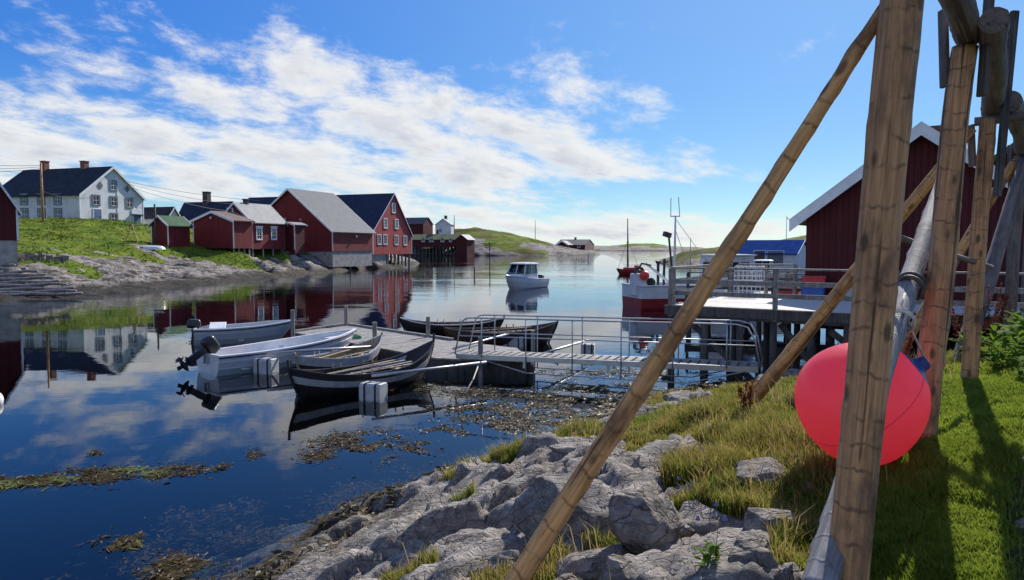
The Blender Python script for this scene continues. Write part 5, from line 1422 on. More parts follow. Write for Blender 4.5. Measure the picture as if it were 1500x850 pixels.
# two dark boats on the far side of the dock
p0, p1 = W(586, 489), W(738, 487)
rowboat('slim dark rowing boat moored on the far side of the dock', p0, p1, 1.3, .36, .58, .62, ('boat_black', 'boat_black', 'boat_black'), lining='boat_brown', gun='boat_white', stemh=.14, oars=1, group='dark boats behind the dock')
p0, p1 = W(652, 507), W(816, 502)
rowboat('brown clinker rowing boat moored between the dock and its booms', p0, p1, 1.55, .48, .72, .60, ('boat_brown', 'boat_brown', 'boat_brown'), lining='boat_brown', gun='boat_brown', stemh=.08, oars=2, group='dark boats behind the dock')

# upturned white dinghy on the meadow
p = P(226, 366, 79); zb = lz(p.x, p.y)
t_ = thing('dinghy', 'white dinghy lying upside down on the grass beside the green-roofed hut', 'dinghy', (p.x, p.y, max(zb, p.z) - .03), R(35))
hf = transom_half(.8); L = 2.3; rows = hull_rings(L, 1.1, lambda u: .5, lambda u: .05 + .1 * u ** 3, hf, .3, 0, 20, 4, flare=.6)
rows = [[(x, y, .55 - z) for x, y, z in r_] for r_ in rows]
mb = MB(); mb.grid(rows); mb.add(rows[0], [tuple(range(len(rows[0])))]); mb.build('hull', M['white_gel'], t_)
mb = MB(); mb.beam((-L / 2, 0, .52), (L / 2 - .3, 0, .42), .05, .05); mb.build('keel', M['grey_gel'], t_)

# cabin motor boat under way
def cabin_boat(label, c, heading, L=6.0, B=2.3):
    t_ = thing('motor_boat', label, 'motor boat', c, heading)
    hf = transom_half(.9); sheer = lambda u: .72 + .38 * u ** 1.8; keel = lambda u: -.30 + .34 * max(0, (u - .5) * 2) ** 3
    rows = hull_rings(L, B, sheer, keel, hf, .95, 0, 40, 4, flare=.5, lap=.012, pw=1.25)
    mb = MB(); mb.grid(rows); mb.add(rows[0], [tuple(range(len(rows[0])))])
    mb.build('hull', M['white_gel'], t_)
    for s_, pts in sheer_pts(L, B, sheer, hf, 30, -.02, 0).items():
        mb = MB(); mb.tube(pts, .045, 6); mb.build('rub_rail', M['boat_lilac'], t_)
    mb = MB(); rr = []
    for i in range(25):
        u = .30 + .69 * i / 24; b = max(hf(u) * B / 2 - .03, .01); x = -L / 2 + L * u; rr.append([(x, b * k / 4, sheer(u) + .02 + .10 * (1 - (k / 4) ** 2)) for k in range(-4, 5)])
    mb.grid(rr); mb.build('foredeck', M['white_gel'], t_, smooth=True)
    mb = MB(); mb.box2((-L / 2 + .05, -B * .42, .36), (-.2, B * .42, .40)); mb.build('cockpit_floor', M['grey_gel'], t_)
    mb = MB(); mb.box2((-L / 2 + .02, -B * .43, .3), (-L / 2 + .12, B * .43, .75)); mb.build('transom', M['white_gel'], t_)
    # wheelhouse: sills, pillars, panes, roof
    x0, x1, w0, w1 = -.75, 1.05, .88, .80; zb_, zm, zt = .72, 1.22, 1.98
    mb = MB(); mb.add([(x0, -w0, zb_), (x1 + .35, -w1, zb_), (x1 + .35, w1, zb_), (x0, w0, zb_), (x0, -w0, zm), (x1 + .25, -w1, zm), (x1 + .25, w1, zm), (x0, w0, zm)],
                      [(0, 1, 5, 4), (1, 2, 6, 5), (2, 3, 7, 6), (3, 0, 4, 7)]); mb.build('cabin', M['white_gel'], t_)
    lo = [(x0, -w0), (.2, -w0 * .98), (x1 + .25, -w1), (x1 + .25, 0), (x1 + .25, w1), (.2, w0 * .98), (x0, w0), (x0, 0)]
    hi = [(x0 + .05, -w0 * .9), (.2, -w0 * .88), (x1 - .2, -w1 * .86), (x1 - .15, 0), (x1 - .2, w1 * .86), (.2, w0 * .88), (x0 + .05, w0 * .9), (x0 + .05, 0)]
    for a, b in zip(lo, hi):
        mb = MB(); mb.beam((a[0], a[1], zm), (b[0], b[1], zt), .07, .08); mb.build('pillar', M['white_gel'], t_)
    n_ = len(lo)
    for i in range(n_):
        a, b, c_, d_ = lo[i], lo[(i + 1) % n_], hi[(i + 1) % n_], hi[i]
        q_ = .97
        mb = MB(); mb.add([(a[0] * q_, a[1] * q_, zm), (b[0] * q_, b[1] * q_, zm), (c_[0] * q_, c_[1] * q_, zt), (d_[0] * q_, d_[1] * q_, zt)], [(0, 1, 2, 3)]); mb.build('window', M['glass_clear'], t_, fix=False)
    mb = MB(); rr = []
    for zz, k in ((zt, 1.02), (zt + .03, 1.08), (zt + .10, 1.04), (zt + .15, .8), (zt + .17, .3)):
        cx = .2
        rr.append([(cx + (x - cx) * k, y * k, zz) for x, y in [(x0 - .15, -w0 * .95), (.2, -w0 * .98), (x1 - .05, -w1 * .9), (x1 + .05, 0), (x1 - .05, w1 * .9), (.2, w0 * .98), (x0 - .15, w0 * .95)]])
    mb.grid(rr, close=True); mb.f.append(tuple(range(28, 35))); mb.m.append(0); mb.build('cabin_roof', M['white_gel'], t_)
    for s_ in (-1, 1):
        pts = [Vector((-L / 2 + L * u, s_ * (hf(u) * B / 2 - .10), sheer(u) + (.34 if u > .6 else .02))) for u in (.52, .58, .66, .76, .86, .94, .985)]
        mb = MB(); mb.tube(pts, .018, 6)
        for p in pts[2:6]: mb.tube([p, (p.x, p.y, p.z - .32)], .014, 5)
        mb.build('bow_rail', M['galv'], t_)
    mb = MB(); mb.box2((-L / 2 - .42, -.22, .28), (-L / 2 - .06, .22, 1.02)); mb.box2((-L / 2 - .32, -.08, -.4), (-L / 2 - .12, .08, .28)); bevel(mb.build('outboard_motor', M['black'], t_), .06, 3)
    mb = MB(); mb.tube([(-1.9, -.8, .78), (-2.55, -1.0, 2.0)], [.02, .008], 5); mb.build('fishing_rod', M['black'], t_)
    mb = MB(); mb.box2((.1, .15, .75), (.5, .6, 1.35)); mb.box2((-.5, -.6, .75), (-.1, -.2, 1.4)); bevel(mb.build('seat', M['black'], t_), .05, 2)
    return t_
m, t, out = new_mat('thin_clear_glass'); fr = t.n('ShaderNodeFresnel', ins={'IOR': 1.45})
gl = t.n('ShaderNodeBsdfGlossy', ins={'Roughness': 0.02}); tp_ = t.n('ShaderNodeBsdfTransparent', ins={'Color': (.30, .33, .36, 1)})
mx = t.n('ShaderNodeMixShader', ins={0: fr.outputs[0], 1: tp_.outputs[0], 2: gl.outputs[0]}); t.nt.links.new(mx.outputs[0], out.inputs[0]); M['glass_clear'] = m
c = W(767, 422.5)
mbt = cabin_boat('white cabin motor boat heading in across the calm sound', c, math.atan2(-.86, -.50), L=5.6, B=2.1)
# person at the helm
def sitter(loc, label, rz):
    me = bpy.data.meshes.new('person'); v = [(0, 0, 0), (0, 0, .28), (0, 0, .48), (0, 0, .56), (.02, 0, .66), (.02, 0, .76), (.02, .21, .46), (.16, .26, .24), (.34, .16, .28), (.02, -.21, .46), (.16, -.26, .24), (.34, -.16, .28), (.36, .1, .0), (.36, -.1, .0), (.38, .1, -.4), (.38, -.1, -.4)]
    e = [(0, 1), (1, 2), (2, 3), (3, 4), (4, 5), (2, 6), (6, 7), (7, 8), (2, 9), (9, 10), (10, 11), (0, 12), (0, 13), (12, 14), (13, 15)]
    rad_ = [.17, .17, .15, .06, .10, .08, .075, .055, .04, .075, .055, .04, .09, .09, .06, .06]
    me.from_pydata(v, e, []); o = bpy.data.objects.new('person', me); col.objects.link(o); sk = o.modifiers.new('skin', 'SKIN')
    for i, r_ in enumerate(rad_): me.skin_vertices[0].data[i].radius = (r_, r_)
    me.skin_vertices[0].data[0].use_root = True
    o.modifiers.new('sub', 'SUBSURF').levels = 1; me.materials.append(M['black']); o.location = loc; o.rotation_euler = (0, 0, rz); return tag(o, label, 'person')
bpy.context.view_layer.update()
sitter(mbt.matrix_world @ Vector((-.28, -.4, 1.42)) - Vector((0, 0, .06)), 'person in dark clothes sitting in the wheelhouse of the motor boat', mbt.rotation_euler.z)
c = P(1118, 388, 74); cabin_boat('white motor boat moored in the harbour before the blue-roofed shed', (c.x, c.y, 0), math.atan2(-.25, -.97) + 0.9, L=6.4)

# ------------------------------------------------------------------ fishing boat at the jetty
c0 = W(925, 452); 
fb = thing('fishing_boat', 'white and red fishing boat lying behind the jetty with masts and antennas', 'fishing boat', (c0.x, c0.y, 0), R(14))
FL, FB_ = 9.6, 3.2
# local x runs from the stern (0) to the bow; stern squared, seen from astern quarter
hf = lambda u: (.86 + .14 * math.sin(min(u / .3, 1) * math.pi / 2)) * (1 if u < .55 else max(0, 1 - ((u - .55) / .45) ** 2.3))
def fsheer(u): return 1.30 + .5 * max(0, u - .4) ** 1.5 * 2
rows_u, rows_l = [], []
for i in range(41):
    u = i / 40; b = max(hf(u) * FB_ / 2, .01); x = FL * u
    prof = [(b, fsheer(u)), (b * .985, .62), (b * .93, .1), (b * .75, -.5), (.05, -.9)]
    r_ = [(x - (.9 * max(0, u - .75) * 4 * (1 - (z + .9) / 2.6) if u > .75 else 0), y, z) for y, z in prof]
    rows_u.append(([r_[0], r_[1]], [(p[0], -p[1], p[2]) for p in (r_[1], r_[0])])); rows_l.append(r_[1:] + [(p[0], -p[1], p[2]) for p in r_[1:][::-1]])
mb = MB()
for s_ in (0, 1): mb.grid([q_[s_] for q_ in rows_u])
a, b = rows_u[0]; mb.add([a[0], a[1], b[0], b[1]], [(0, 1, 2, 3)]); mb.build('topsides', M['hull_white'], fb)
mb = MB(); mb.grid(rows_l); mb.add(rows_l[0], [tuple(range(len(rows_l[0])))]); mb.build('lower_hull', M['boat_red'], fb)
mb = MB(); rr = [[(FL * u, k * max(hf(u) * FB_ / 2 - .03, .0), .75) for k in (-1, 0, 1)] for u in [i / 30 for i in range(30)]]
mb.grid(rr); mb.build('deck', M['grey_gel'], fb)
mb = MB()
for s_ in (1, -1): mb.tube([(FL * u, s_ * hf(u) * FB_ / 2, fsheer(u)) for u in [i / 24 for i in range(25)]], .05, 6)
mb.tube([(0, -hf(0) * FB_ / 2, fsheer(0)), (0, hf(0) * FB_ / 2, fsheer(0))], .05, 6); mb.build('gunwale', M['hull_white'], fb)
mb = MB(); mb.add([(4.6, -1.05, .75), (7.0, -.95, .75), (7.0, .95, .75), (4.6, 1.05, .75), (4.7, -.95, 2.9), (6.8, -.85, 2.9), (6.8, .85, 2.9), (4.7, .95, 2.9)], [(0, 1, 5, 4), (1, 2, 6, 5), (2, 3, 7, 6), (3, 0, 4, 7), (4, 5, 6, 7)])
mb.box2((4.5, -1.05, 2.905), (7.1, 1.05, 2.98)); wh = mb.build('wheelhouse', M['hull_white'], fb)
for k in range(3):
    mb = MB(); mb.box2((4.85 + k * .65, -1.03, 1.95), (5.35 + k * .65, -.93, 2.55)); mb.build('pane', M['glass'], wh)
mb = MB(); mb.box2((4.58, -.45, 1.95), (4.70, .45, 2.55)); mb.build('pane', M['glass'], wh)
def fpx(px, py, y=0.0):                          # point on the boat's centre plane along a sight line
    org = Vector((c0.x, c0.y, 0)); d_ = Vector((math.cos(R(14)), math.sin(R(14)), 0)); s_ = Vector((-d_.y, d_.x, 0))
    o2 = org + s_ * y + UP * 2; k = hit(o2, d_, px); p = o2 + d_ * k
    return Vector((k, y, zat(py, p.y)))
a, b = fpx(988, 412), fpx(988.5, 317)
mb = MB(); mb.tube([(a.x, 0, .75), (a.x, 0, b.z * .6), (b.x, 0, b.z)], [.09, .07, .05], 8); mst = mb.build('mast', M['hull_white'], fb, smooth=True)
mb = MB(); a2, b2 = fpx(981, 317), fpx(995, 317); mb.beam((a2.x, 0, a2.z), (b2.x, 0, b2.z), .05, .06); mb.build('crossbar', M['hull_white'], mst)
for px, top in ((981.5, 290), (994.5, 289)):
    a2, b2 = fpx(px, 317), fpx(px + (-2 if px > 990 else 0), top); mb = MB(); mb.tube([a2, b2], .022, 5); mb.build('whip_antenna', M['galv'], mst)
a, b = fpx(986, 412, .5), fpx(979, 346, .5)
mb = MB(); mb.tube([(a.x, .5, .75), (a.x, .5, a.z), b], .06, 8); lp_ = mb.build('lamp_post', M['black'], fb)
mb = MB(); mb.box(b + Vector((-.1, 0, .08)), (.42, .3, .26), Matrix.Rotation(.3, 3, 'Y')); mb.build('work_lamp', M['black'], lp_)
a, b = fpx(946, 386, -.3), fpx(982, 415, -.3)
mb = MB(); mb.tube([a, b], .08, 8); mb.build('boom', M['hull_white'], fb)
a = fpx(964, 384, -.2); mb = MB(); mb.tube([(a.x, -.2, .75), (a.x, -.2, a.z)], .085, 8); mb.tube([(a.x - .12, -.2, a.z), (a.x + .12, -.2, a.z)], .09, 8); mb.build('bollard_post', M['black'], fb)
a = fpx(972, 379, .6); mb = MB(); mb.tube([(a.x, .6, .75), (a.x + .05, .6, a.z)], .075, 8); mb.beam((a.x - .05, .6, a.z - .3), (a.x + .25, .6, a.z - .15), .06, .08); mb.build('davit', M['black'], fb)
a = fpx(937, 400, -.4)                           # net hauler
mb = MB(); mb.box2((a.x - .45, -.9, .75), (a.x + .3, -.1, 1.95)); hl = bevel(mb.build('net_hauler', M['hull_white'], fb), .04)
a = fpx(936, 388, -.5); mb = torus((a.x, -.5, 2.05), .22, .09, (0, 1, .2)); mb.tube([(a.x - .1, -.5, 2.1), (a.x + .15, -.5, 2.5), (a.x + .7, -.5, 2.4)], .055, 6); mb.build('hauler_wheel', M['iron'], hl, smooth=True)
def ball_buoy(parent, c, r, mat, name):
    mb = MB(); rr = [[Vector(c) + Vector((r * math.sin(a) * math.cos(b), r * math.sin(a) * math.sin(b), r * math.cos(a))) for b in [2 * math.pi * j / 16 for j in range(16)]] for a in [.02 + (math.pi - .04) * i / 12 for i in range(13)]]
    mb.grid(rr, close=True); return mb.build(name, M[mat], parent, smooth=True)
a = fpx(944, 404, -.95); ball_buoy(fb, a, .27, 'orange', 'ball_fender'); a = fpx(954, 413.5, -.95); ball_buoy(fb, a, .24, 'rubber', 'ball_fender')
mb = MB(); a = fpx(988, 335); b = fpx(1008, 392); mb.tube([(a.x, 0, a.z), (b.x, 0, b.z)], .018, 5); a = fpx(988, 320); b = fpx(1062, 420); mb.tube([(a.x, 0, a.z), (b.x, 0, b.z)], .015, 5); mb.build('stay', M['galv'], fb)

# small red boat with a mast out on the bay
c = W(921, 401.5)
sb = thing('sailing_boat', 'small red boat with bare dark mast anchored out in the bay', 'boat', (c.x, c.y, 0), R(200))
L = 3.6; hf = transom_half(.7); rows = hull_rings(L, 1.3, lambda u: .45 + .3 * u * u, lambda u: -.2, hf, .6, 0, 24, 3)
mb = MB(); mb.grid(rows); mb.add(rows[0], [tuple(range(len(rows[0])))]); mb.build('hull', M['boat_red'], sb)
mb = MB(); mb.box2((-.9, -.45, .4), (.6, .45, .85)); mb.box2((-1.4, -.3, .5), (-.9, .3, 1.1)); bevel(mb.build('red_cover', M['crate_red'], sb), .1, 3)
zt = zat(320, c.y); mb = MB(); mb.tube([(0, -.3, .3), (0, -.32, zt * .6), (0.03, -.35, zt)], [.12, .09, .05], 8); ms = mb.build('mast', M['pole_dark'], sb)
mb = MB()
for x_, y_ in ((1.5, 0), (-1.5, 0), (0.3, .6)): mb.tube([(x_, y_, .6), (0, -.32, zt * .62)], .02, 4)
mb.build('shroud', M['black'], ms)

# ------------------------------------------------------------------ masts, poles and wires
def post_thing(name, label, cat, px, top, base, d, r0, r1, mat='pole_dark', zdrop=.5, ground_fn=None):
    p = P(px, base, d); zt = zat(top, d); mb = MB(); mb.tube([(p.x, p.y, p.z - zdrop), (p.x, p.y, (p.z + zt) / 2), (p.x, p.y, zt)], [r0, (r0 + r1) / 2, r1], 10)
    return tag(mb.build(name, M[mat], None, (p.x, p.y, p.z), smooth=True), label, cat), Vector((p.x, p.y, zt))
_, up1 = post_thing('utility_pole', 'tall wooden utility pole in front of the long wall of the white house', 'utility pole', 63, 239, 326, 86, .15, .11, 'log', 1.0)
_, up2 = post_thing('utility_pole', 'dark utility pole standing at the gable of the green-roofed hut', 'utility pole', 228, 299, 356, 84, .13, .10, 'pole_dark', 1.0)
post_thing('flagpole', 'thin mast on the grassy hill across the sound', 'mast', 784, 322, 352, 320, .16, .08, 'pole_dark', 3)
post_thing('flagpole', 'thin dark mast beside the small white house across the sound', 'mast', 665.5, 315, 346, 296, .2, .1, 'pole_dark', 4)
_, fp = post_thing('flagpole', 'white flagpole with pennant behind the blue-roofed shed', 'flagpole', 1151.5, 316, 362, 150, .09, .05, 'crate_white', 6)
mb = MB(); mb.grid([[fp + Vector((.02 + .12 * k, .05 * math.sin(k * 1.3), -.2 - .75 * (k / 5) - j * .35 * (1 - k / 5))) for j in (0, 1)] for k in range(6)]); tag(mb.build('pennant', M['float'], None, fp, fix=False), 'limp grey pennant hanging from the white flagpole', 'pennant')
post_thing('mast', 'thin pale mast standing in the small harbour behind the jetty', 'mast', 1011, 349, 402, 70, .06, .03, 'galv', 2)
def cable(label, a, b, sag, r=.022):
    mb = MB(); pts = [a + (b - a) * (i / 24) - UP * sag * 4 * (i / 24) * (1 - i / 24) for i in range(25)]; mb.tube(pts, r, 4)
    return tag(mb.build('cable', M['black'], None, a), label, 'cable', 'overhead power cables')
off = P(-140, 226, 86)
for k, dz in enumerate((0, .75, 1.5)):
    cable(('topmost', 'middle', 'lowest')[k] + ' overhead cable reaching the tall utility pole from the left', off - UP * dz, up1 - UP * (.25 + dz * .25), .5)
ga = P(187, 266, 97); gb = [P(380, 294, 112), P(350, 300, 112), P(330, 309, 112)]
for k in range(3):
    cable(('topmost', 'middle', 'lowest')[k] + ' overhead cable from the white house gable to the navy-roofed house', ga - UP * .3 * k, gb[k], .35)
cable('single overhead cable from the tall utility pole to the white house gable', up1 - UP * 3.2, P(141, 288, 95), .5)
# swing frame on the meadow
sw = P(193, 329, 80); zg = min(lz(sw.x, sw.y), sw.z - 1.5)
t_ = thing('swing_frame', 'yellow-green timber swing frame standing on the meadow', 'swing frame', (sw.x, sw.y, 0))
gl_, gr_ = P(181, 357, 80), P(204, 357, 80)
for g_ in (gl_, gr_):
    mb = MB(); mb.beam((g_.x - sw.x, 0, g_.z - .4), ((g_.x - sw.x) * .04, 0, sw.z), .09, .09); mb.build('leg', M['swing_wood'], t_)
mb = MB(); e_ = P(222, 330, 84.6); mb.beam((-.1, 0, sw.z + .02), (e_.x - sw.x, e_.y - sw.y, e_.z), .10, .10); mb.build('cross_beam', M['pole_dark'], t_)
mb = MB(); mb.beam(((gl_.x - sw.x) * .55, .06, (sw.z + gl_.z) / 2), ((gr_.x - sw.x) * .55, .06, (sw.z + gr_.z) / 2), .05, .07); mb.build('tie_board', M['swing_wood'], t_)
# slipway of weathered logs
sl = thing('slipway', 'slipway of weathered grey logs lying on the rocks below the stone-based boathouse', 'slipway', (W(40, 433).x, W(40, 433).y, 0))
so_ = Vector(sl.location)
for k, (xr, py, d) in enumerate(((22, 388.5, 56.5), (38, 393, 55.6), (55, 397.5, 54.8), (68, 402, 54.0), (78, 407, 53.2), (86, 411.5, 52.3), (98, 416.5, 51.6), (108, 421.5, 50.8), (112, 426, 50.0), (120, 430, 49.3))):
    a = P(xr, py, d); b = P(-75, py + 4 + (k % 3), d - .5); a.z = max(a.z, .12)
    b.z = max(b.z, .12); sd = k * 3.1
    mb = MB(); pts = [a + (b - a) * (i / 8) + Vector((0, .08 * math.sin(i * 1.1 + sd), .06 * math.sin(i * 1.7 + sd))) - so_ for i in range(9)]
    mb.tube(pts, [.085] + [.11 + .02 * math.sin(i + sd) for i in range(7)] + [.12], 8); mb.build('log', M['log_grey'], sl, smooth=True)
for k, px in enumerate((2, 34, 62, 92)):
    a = P(px, 390 if px < 50 else 402 if px < 80 else 413, 56.3 if px < 50 else 54 if px < 80 else 52); b = W(px + 10, 435, .0)
    mb = MB(); mb.beam(a - so_ - UP * .22, Vector((b.x, b.y, -.15)) - so_, .2, .2); mb.build('skid_beam', M['plank_dark'], sl)

# seagull on the rock edge
c = P(215, 415.5, 65); c.z = lz(c.x, c.y) if abs(lz(c.x, c.y) - c.z) < .6 else c.z
g_ = thing('seagull', 'white seagull with grey wings standing on the dark shore rock', 'seagull', c, R(160))
mb = MB(); mb.tube([(-.24, 0, .20), (-.16, 0, .21), (-.04, 0, .22), (.08, 0, .25), (.14, 0, .31), (.17, 0, .36), (.205, 0, .375), (.245, 0, .37), (.30, 0, .355)], [.012, .045, .085, .09, .06, .05, .055, .035, .006], 12)
for s_ in (-1, 1): mb.tube([(0, s_ * .03, .16), (0.01, s_ * .03, 0)], .010, 5)
mb.build('body', M['hull_white'], g_, smooth=True)
for s_ in (-1, 1):
    mb = MB(); mb.tube([(.08, s_ * .075, .26), (-.08, s_ * .09, .25), (-.28, s_ * .05, .21)], [.03, .045, .008], 8); mb.build('wing', M['float'], g_, smooth=True)
# ------------------------------------------------------------------ stones, grass and weed
def on_ground(px, py):
    r = ray(px, py); lo = None; k = 2.0
    while k < 40:
        q_ = Vector((r.x * k, r.y * k, H + r.z * k))
        if q_.z < nz(q_.x, q_.y): break
        k += .08
    return q_
def boulder(label, px, py, w, h, seed, facets=5, depth=.8, group=None, mat='rock', tilt=0.0):
    c = on_ground(px, py); d = c.y; wx = w * d / F; hz = h * d / F / .92
    import bmesh
    rg = np.random.default_rng(seed)
    bm = bmesh.new(); bmesh.ops.create_icosphere(bm, subdivisions=5, radius=1.0)
    planes = []
    for i in range(facets + 5):
        n = Vector(rg.normal(size=3)); n.z = abs(n.z) * .8; n.normalize(); planes.append((n, rg.uniform(.50, .80)))
    rotm = Matrix.Rotation(rg.uniform(-.5, .5), 3, 'Z')
    for v in bm.verts:
        p = v.co.copy()
        for n, dd in planes:
            e = p.dot(n) - dd
            if e > 0: p -= n * e * .93
        q_ = p * 1.3 + Vector((seed * 1.7, 0, 0))
        f_ = 1 + .12 * mnoise.noise(q_) + .07 * mnoise.noise(q_ * 2.7) + .035 * mnoise.noise(q_ * 7) + .018 * mnoise.noise(q_ * 16)
        p *= f_; p = rotm @ p
        x, y, z = p.x * wx * .56, p.y * wx * .56 * depth, p.z * hz * .52
        if tilt: x, z = x * math.cos(tilt) - z * math.sin(tilt), x * math.sin(tilt) + z * math.cos(tilt)
        v.co = (x, y, z)
    me = bpy.data.meshes.new('boulder'); bm.to_mesh(me); bm.free()
    me.polygons.foreach_set('use_smooth', [True] * len(me.polygons)); me.materials.append(M[mat])
    o = bpy.data.objects.new('boulder', me); col.objects.link(o); o.location = (c.x, c.y + wx * depth * .35, c.z + hz * .20)
    return tag(o, label, 'boulder', group)
boulder('big rounded boulder with a shaded face in front of the golden brace pole', 850, 790, 175, 118, 1, 3, .8)
boulder('long tilted boulder with a rounded pale back, lying in the grass', 960, 800, 120, 88, 2, 4, .9, tilt=-.5)
boulder('pale-topped boulder in the grass left of the pink buoy', 1128, 722, 108, 66, 3, 5, .8)
boulder('dark angular boulder below the pale-topped boulder near the timber baulk', 1148, 788, 110, 52, 4, 7, .8)
boulder('wedge-shaped pale boulder left of the dark angular boulder', 1105, 832, 88, 46, 5, 6, .8, tilt=-.2)
boulder('low pale boulder at the foot of the timber baulk', 1112, 868, 130, 48, 6, 5, .8)
boulder('long low slab of stone lying at the foot of the big rounded boulder', 862, 858, 140, 60, 7, 5, .7, tilt=.25)
boulder('small block of stone wedged beside the long low slab', 908, 850, 58, 50, 8, 7, .9)
boulder('reddish boulder tucked under the pink buoy', 1172, 702, 54, 42, 9, 6, .9)
boulder('small grey stone under the pink buoy beside the reddish boulder', 1187, 726, 48, 22, 10, 6, .9)
boulder('grey stone between the grass tussock and the golden brace pole', 735, 848, 100, 44, 11, 4, .8)
boulder('white-flecked stone lying at the edge of the water', 742, 704, 46, 26, 12, 6, .8)
boulder('rounded grey stone in the grassy pocket above the water stone', 790, 742, 46, 30, 13, 4, .9)
boulder('small dark stone in the grass under the long tilted boulder', 1008, 782, 44, 24, 14, 6, .9)
boulder('broad pale slab of rock at the foot of the second brace pole', 1046, 612, 84, 26, 15, 3, .7, tilt=.2)
for i, (px, py, w, h) in enumerate(((905, 628, 60, 20), (950, 612, 66, 22), (990, 604, 50, 18), (860, 640, 50, 16), (1010, 590, 60, 16), (1130, 562, 56, 16), (1165, 556, 50, 16), (830, 662, 46, 14))):
    boulder('dark weedy stone at the tide line below the grassy bank', px, py, w, h, 30 + i, 4, .9, 'weedy stones along the tide line')

# grass
def blades(name, n, height, width, mat, area, dens, seed, stiff=.35, head=False):
    rg = np.random.default_rng(seed); xs = []; ys = []; gs = []
    got = 0
    while got < n:
        m_ = 200000; x = rg.uniform(area[0], area[1], m_); y = rg.uniform(area[2], area[3], m_)
        z, g, s_ = near_z(x, y)
        pr = dens(x, y, g, s_, z) * np.minimum(1, (4.5 / np.hypot(x, y)) ** 1.5)
        vis = np.abs(x / np.maximum(y, .1)) < .80
        k = (rg.random(m_) < pr) & vis & (y > 2.4); xs.append(np.stack([x[k], y[k], z[k]], 1)); gs.append(g[k]); got += k.sum()
    p = np.concatenate(xs)[:n]; n = len(p); dist = np.hypot(p[:, 0], p[:, 1])
    h = height(p, rg); w = width * (1 + dist / 9) * rg.uniform(.7, 1.3, n)
    a = rg.uniform(0, 6.283, n); lean = rg.uniform(.1, 1.0, n) * stiff + .05
    la = rg.uniform(0, 6.283, n); ln = np.stack([np.cos(la), np.sin(la)], 1) * (lean * h)[:, None] + np.array([-.10, -.04])[None] * h[:, None]
    sx = np.stack([np.cos(a), np.sin(a), 0 * a], 1) * w[:, None] * .5
    b = p - np.array([0, 0, .012])
    mid = p.copy(); mid[:, :2] += ln * .32; mid[:, 2] += h * .58
    tip = p.copy(); tip[:, :2] += ln; tip[:, 2] += h * (1 - .35 * lean)
    V = np.stack([b - sx, b + sx, mid - sx * .8, mid + sx * .8, tip], 1).reshape(-1, 3)
    o5 = (np.arange(n) * 5)[:, None]
    Fc = np.concatenate([o5 + np.array([[0, 1, 3]]), o5 + np.array([[0, 3, 2]]), o5 + np.array([[2, 3, 4]])], 0)
    tint = np.repeat(np.clip(rg.normal(.5, .28, n), 0, 1), 5)
    o = np_mesh(name, V, Fc, M[mat], True, {'tint': tint}, 3); return tag(o, None, None, None, 'stuff'), tip
def off_fence(x, y): return (x - 1.82) * FN.x + (y - 3.6) * FN.y
def tus(p): return np.clip(.75 + 1.3 * fbm(p[:, 0] * 1.3, p[:, 1] * 1.3, 91, 3), .25, 1.6)
def lawn(x, y): return sstep(-.75, -.1, off_fence(x, y))
def notpath(x, y): return 1 - .97 * sstep(.38, .55, off_fence(x, y) - .14 * vnoise(x * 2, y * 2, 4))
def hgt_g(p, rg):
    l = lawn(p[:, 0], p[:, 1]); return (.055 * l + .135 * (1 - l)) * tus(p) * rg.uniform(.6, 1.4, len(p))
gm_ = lambda g: sstep(.30, .75, g)
blades('grass', 150000, hgt_g, .0055, 'grass', (-2.5, 10, 2.4, 15.5), lambda x, y, g, s_, z: gm_(g) * notpath(x, y) * np.clip(.55 + 1.2 * fbm(x * .8, y * .8, 92, 3), .12, 1), 11)
blades('dry_grass', 65000, lambda p, rg: hgt_g(p, rg) * 1.25, .0045, 'grass_dry', (-2.5, 10, 2.4, 15.5),
       lambda x, y, g, s_, z: sstep(.2, .6, g) * (1 - .5 * lawn(x, y)) * notpath(x, y) * np.clip(.45 + 1.6 * fbm(x * .6 + 3, y * .6, 93, 3), .05, 1), 12, .55)
blades('lawn_grass', 120000, lambda p, rg: .05 * rg.uniform(.6, 1.5, len(p)) * (.7 + .6 * tus(p)), .0055, 'lawn', (-.5, 10, 2.4, 14.5), lambda x, y, g, s_, z: lawn(x, y) * gm_(g) * notpath(x, y), 14, .5)
blades('straw_stalks', 500, lambda p, rg: rg.uniform(.22, .46, len(p)), .0042, 'straw', (-2, 7, 3.2, 13), lambda x, y, g, s_, z: sstep(.3, .7, g) * (1 - lawn(x, y)), 13, .45)

